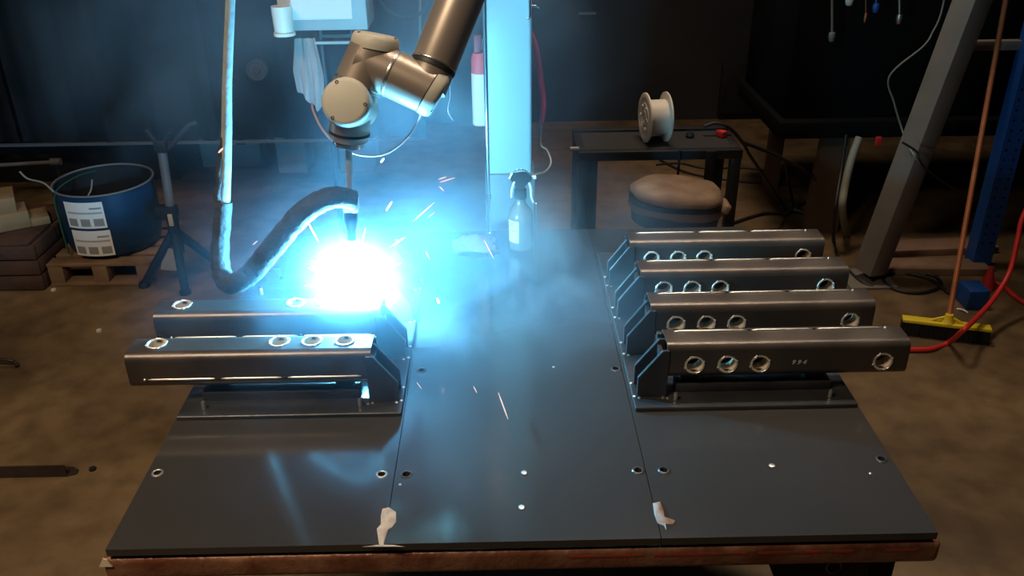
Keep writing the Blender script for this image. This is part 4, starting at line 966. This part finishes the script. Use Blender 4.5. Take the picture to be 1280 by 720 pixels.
# planks and cables on the floor behind the brace
for k, (x0, y0, x1, y1, wd, zz, lab) in enumerate([(1085, 312, 1240, 306, 0.14, 0.02, 'farther brown plank on the floor behind the brace'), (1105, 333, 1232, 334, 0.13, 0.02, 'nearer brown plank on the floor behind the brace')]):
    a = at_z(x0, y0, zz); b = at_z(x1, y1, zz); d_ = (b-a)
    bm = B(); add_box(bm, (a+b)/2, (d_.length, wd, 0.04), Matrix.Rotation(math.atan2(d_.y, d_.x), 3, 'Z'), 0.004)
    tag(obj('floor_plank', bm, plank_m, None, 40), lab, 'plank', 'planks behind the brace')
def floor_cable(px, r, lab, z=None, name='floor_cable'):
    tag(tube_obj(name, [at_z(x, y, (z if z else r)) for x, y in px], r, cable_m, None, 8), lab, 'cable')
floor_cable([(1090, 352), (1110, 343), (1140, 340), (1168, 345), (1175, 358), (1150, 366), (1120, 362), (1104, 350), (1122, 341), (1160, 348), (1190, 368), (1215, 370)], 0.009, 'looped black cable on the floor right of the brace foot')
floor_cable([(820, 206), (850, 204), (880, 210), (930, 210), (980, 216)], 0.007, 'black cable on the floor seen through the bench frame')
floor_cable([(825, 200), (860, 216), (920, 226), (980, 230), (1020, 233)], 0.008, 'long thin black cable across the rear floor toward the brown leg')
floor_cable([(905, 283), (930, 274), (955, 267), (976, 267)], 0.010, 'thick black cable from the stool toward the ground clamp')
floor_cable([(985, 262), (1000, 257), (1016, 250), (1040, 244)], 0.010, 'black cable running right from the ground clamp')
tag(tube_obj('bench_cable', [at_y(880, 158, 4.1), at_y(895, 154, 4.1), at_y(912, 160, 4.1), at_y(928, 178, 4.15), at_y(938, 195, 4.3), at_y(960, 228, 4.5), at_z(984, 264, 0.01)], 0.0085, cable_m, None, 8), 'black cable arching off the bench end down to the clamp', 'cable')
tag(tube_obj('slanted_cable', [at_y(928, 178, 4.3), at_y(960, 190, 4.4), at_y(1000, 210, 4.5), at_y(1016, 220, 4.56)], 0.010, cable_m, None, 8), 'black cable slanting from the bench end to the brown leg', 'cable')
tag(tube_obj('clamp_lead', [at_y(982, 200, 4.75), at_y(986, 230, 4.78), at_z(993, 262, 0.012)], 0.009, cable_m, None, 8), 'black lead dropping straight to the ground clamp', 'cable')
tag(tube_obj('leg_cable', [at_y(1058, 168, 4.5), at_y(1052, 210, 4.45), at_y(1044, 262, 4.3), at_z(1042, 300, 0.01), at_z(1050, 325, 0.01), at_z(1075, 352, 0.01), at_z(1092, 358, 0.01)], 0.010, cable_m, None, 8), 'black cable running down past the brown leg to the floor', 'cable')
gc = at_z(992, 268, 0.0)
clp = thing('ground_clamp', 'green-grey ground clamp lying on the rear floor among cables', 'clamp', gc)
gm = mat('clamp_green', (0.05, 0.09, 0.075), 0.5, 0.2)
tube_obj('clamp_jaw', [gc+V(-0.07, -0.03, 0.01), gc+V(-0.02, 0, 0.035), gc+V(0.05, 0.04, 0.02)], [0.012, 0.014, 0.008], gm, clp, 8)
tube_obj('clamp_jaw', [gc+V(-0.05, 0.04, 0.01), gc+V(0.0, 0.0, 0.03), gc+V(0.08, -0.035, 0.012)], [0.010, 0.013, 0.009], gm, clp, 8)
bm = B(); add_tube(bm, [gc+V(-0.006+0.022*math.cos(t), 0.006, 0.05+0.022*math.sin(t)) for t in [2*PI*k/16 for k in range(16)]], 0.006, 6, closed=True); obj('clamp_spring', bm, gm, clp, 60)

# ------------------------------------------------------------------ weld fume: scattering smoke around the arc
def smoke(name, lo, hi, blobs, amount, label):
    c = (Vector(lo)+Vector(hi))/2
    bm = B(); add_box(bm, c, Vector(hi)-Vector(lo))
    m = bpy.data.materials.new(name+'_volume'); m.use_nodes = True; nt = m.node_tree; nt.nodes.clear()
    N = nt.nodes.new; L = nt.links.new
    geo = N('ShaderNodeNewGeometry')
    total = None
    for (bc, bs, amp) in blobs:
        s = N('ShaderNodeVectorMath'); s.operation = 'SUBTRACT'; L(geo.outputs['Position'], s.inputs[0]); s.inputs[1].default_value = bc
        dv = N('ShaderNodeVectorMath'); dv.operation = 'DIVIDE'; L(s.outputs[0], dv.inputs[0]); dv.inputs[1].default_value = bs
        ln = N('ShaderNodeVectorMath'); ln.operation = 'LENGTH'; L(dv.outputs[0], ln.inputs[0])
        mr = N('ShaderNodeMapRange'); mr.interpolation_type = 'SMOOTHSTEP'; L(ln.outputs['Value'], mr.inputs['Value'])
        mr.inputs['From Min'].default_value = 0.0; mr.inputs['From Max'].default_value = 1.0; mr.inputs['To Min'].default_value = amp; mr.inputs['To Max'].default_value = 0.0
        if total is None: total = mr.outputs['Result']
        else:
            ad = N('ShaderNodeMath'); ad.operation = 'ADD'; L(total, ad.inputs[0]); L(mr.outputs['Result'], ad.inputs[1]); total = ad.outputs[0]
    nz = N('ShaderNodeTexNoise'); nz.inputs['Scale'].default_value = 2.8; nz.inputs['Detail'].default_value = 4; nz.inputs['Distortion'].default_value = 0.8
    L(geo.outputs['Position'], nz.inputs['Vector'])
    mn = N('ShaderNodeMapRange'); L(nz.outputs['Fac'], mn.inputs['Value']); mn.inputs['From Min'].default_value = 0.42; mn.inputs['From Max'].default_value = 0.70; mn.inputs['To Min'].default_value = 0.12; mn.inputs['To Max'].default_value = 2.2
    mu = N('ShaderNodeMath'); mu.operation = 'MULTIPLY'; L(total, mu.inputs[0]); L(mn.outputs['Result'], mu.inputs[1])
    m2 = N('ShaderNodeMath'); m2.operation = 'MULTIPLY'; L(mu.outputs[0], m2.inputs[0]); m2.inputs[1].default_value = amount
    vs = N('ShaderNodeVolumeScatter'); vs.inputs['Color'].default_value = (0.52, 0.77, 1.0, 1); vs.inputs['Anisotropy'].default_value = 0.15
    L(m2.outputs[0], vs.inputs['Density'])
    out = N('ShaderNodeOutputMaterial'); L(vs.outputs[0], out.inputs['Volume'])
    o = obj(name, bm, m); tag(o, label, 'smoke', kind='stuff')
    return o
ax_, ay_, az_ = ARC
smoke('weld_smoke', (-1.75, 1.35, 0.915), (1.1, 4.6, 3.2),
      [((ax_, ay_, az_+0.02), (0.17, 0.17, 0.16), 9.0),  # dense fume core shaped to imitate the glare round the arc
       ((ax_, ay_, az_), (0.60, 0.62, 0.5), 0.8),
       ((ax_+0.12, ay_+0.35, az_+0.25), (0.40, 0.50, 0.46), 1.6),
       ((0.06, 2.20, 1.00), (0.60, 0.55, 0.32), 3.6),
       ((-0.35, 2.7, 2.25), (1.0, 1.2, 0.95), 1.3),
       ((-0.15, 2.7, 1.5), (0.60, 0.8, 0.7), 0.85),
       ((-1.0, 3.1, 1.45), (0.75, 1.0, 0.65), 0.75)],
      0.42, 'blue lit welding smoke drifting over the table and up behind the robot')
SC.cycles.volume_step_rate = 1.5
SC.cycles.volume_max_steps = 256
SC.cycles.max_bounces = 6
SC.cycles.volume_bounces = 0
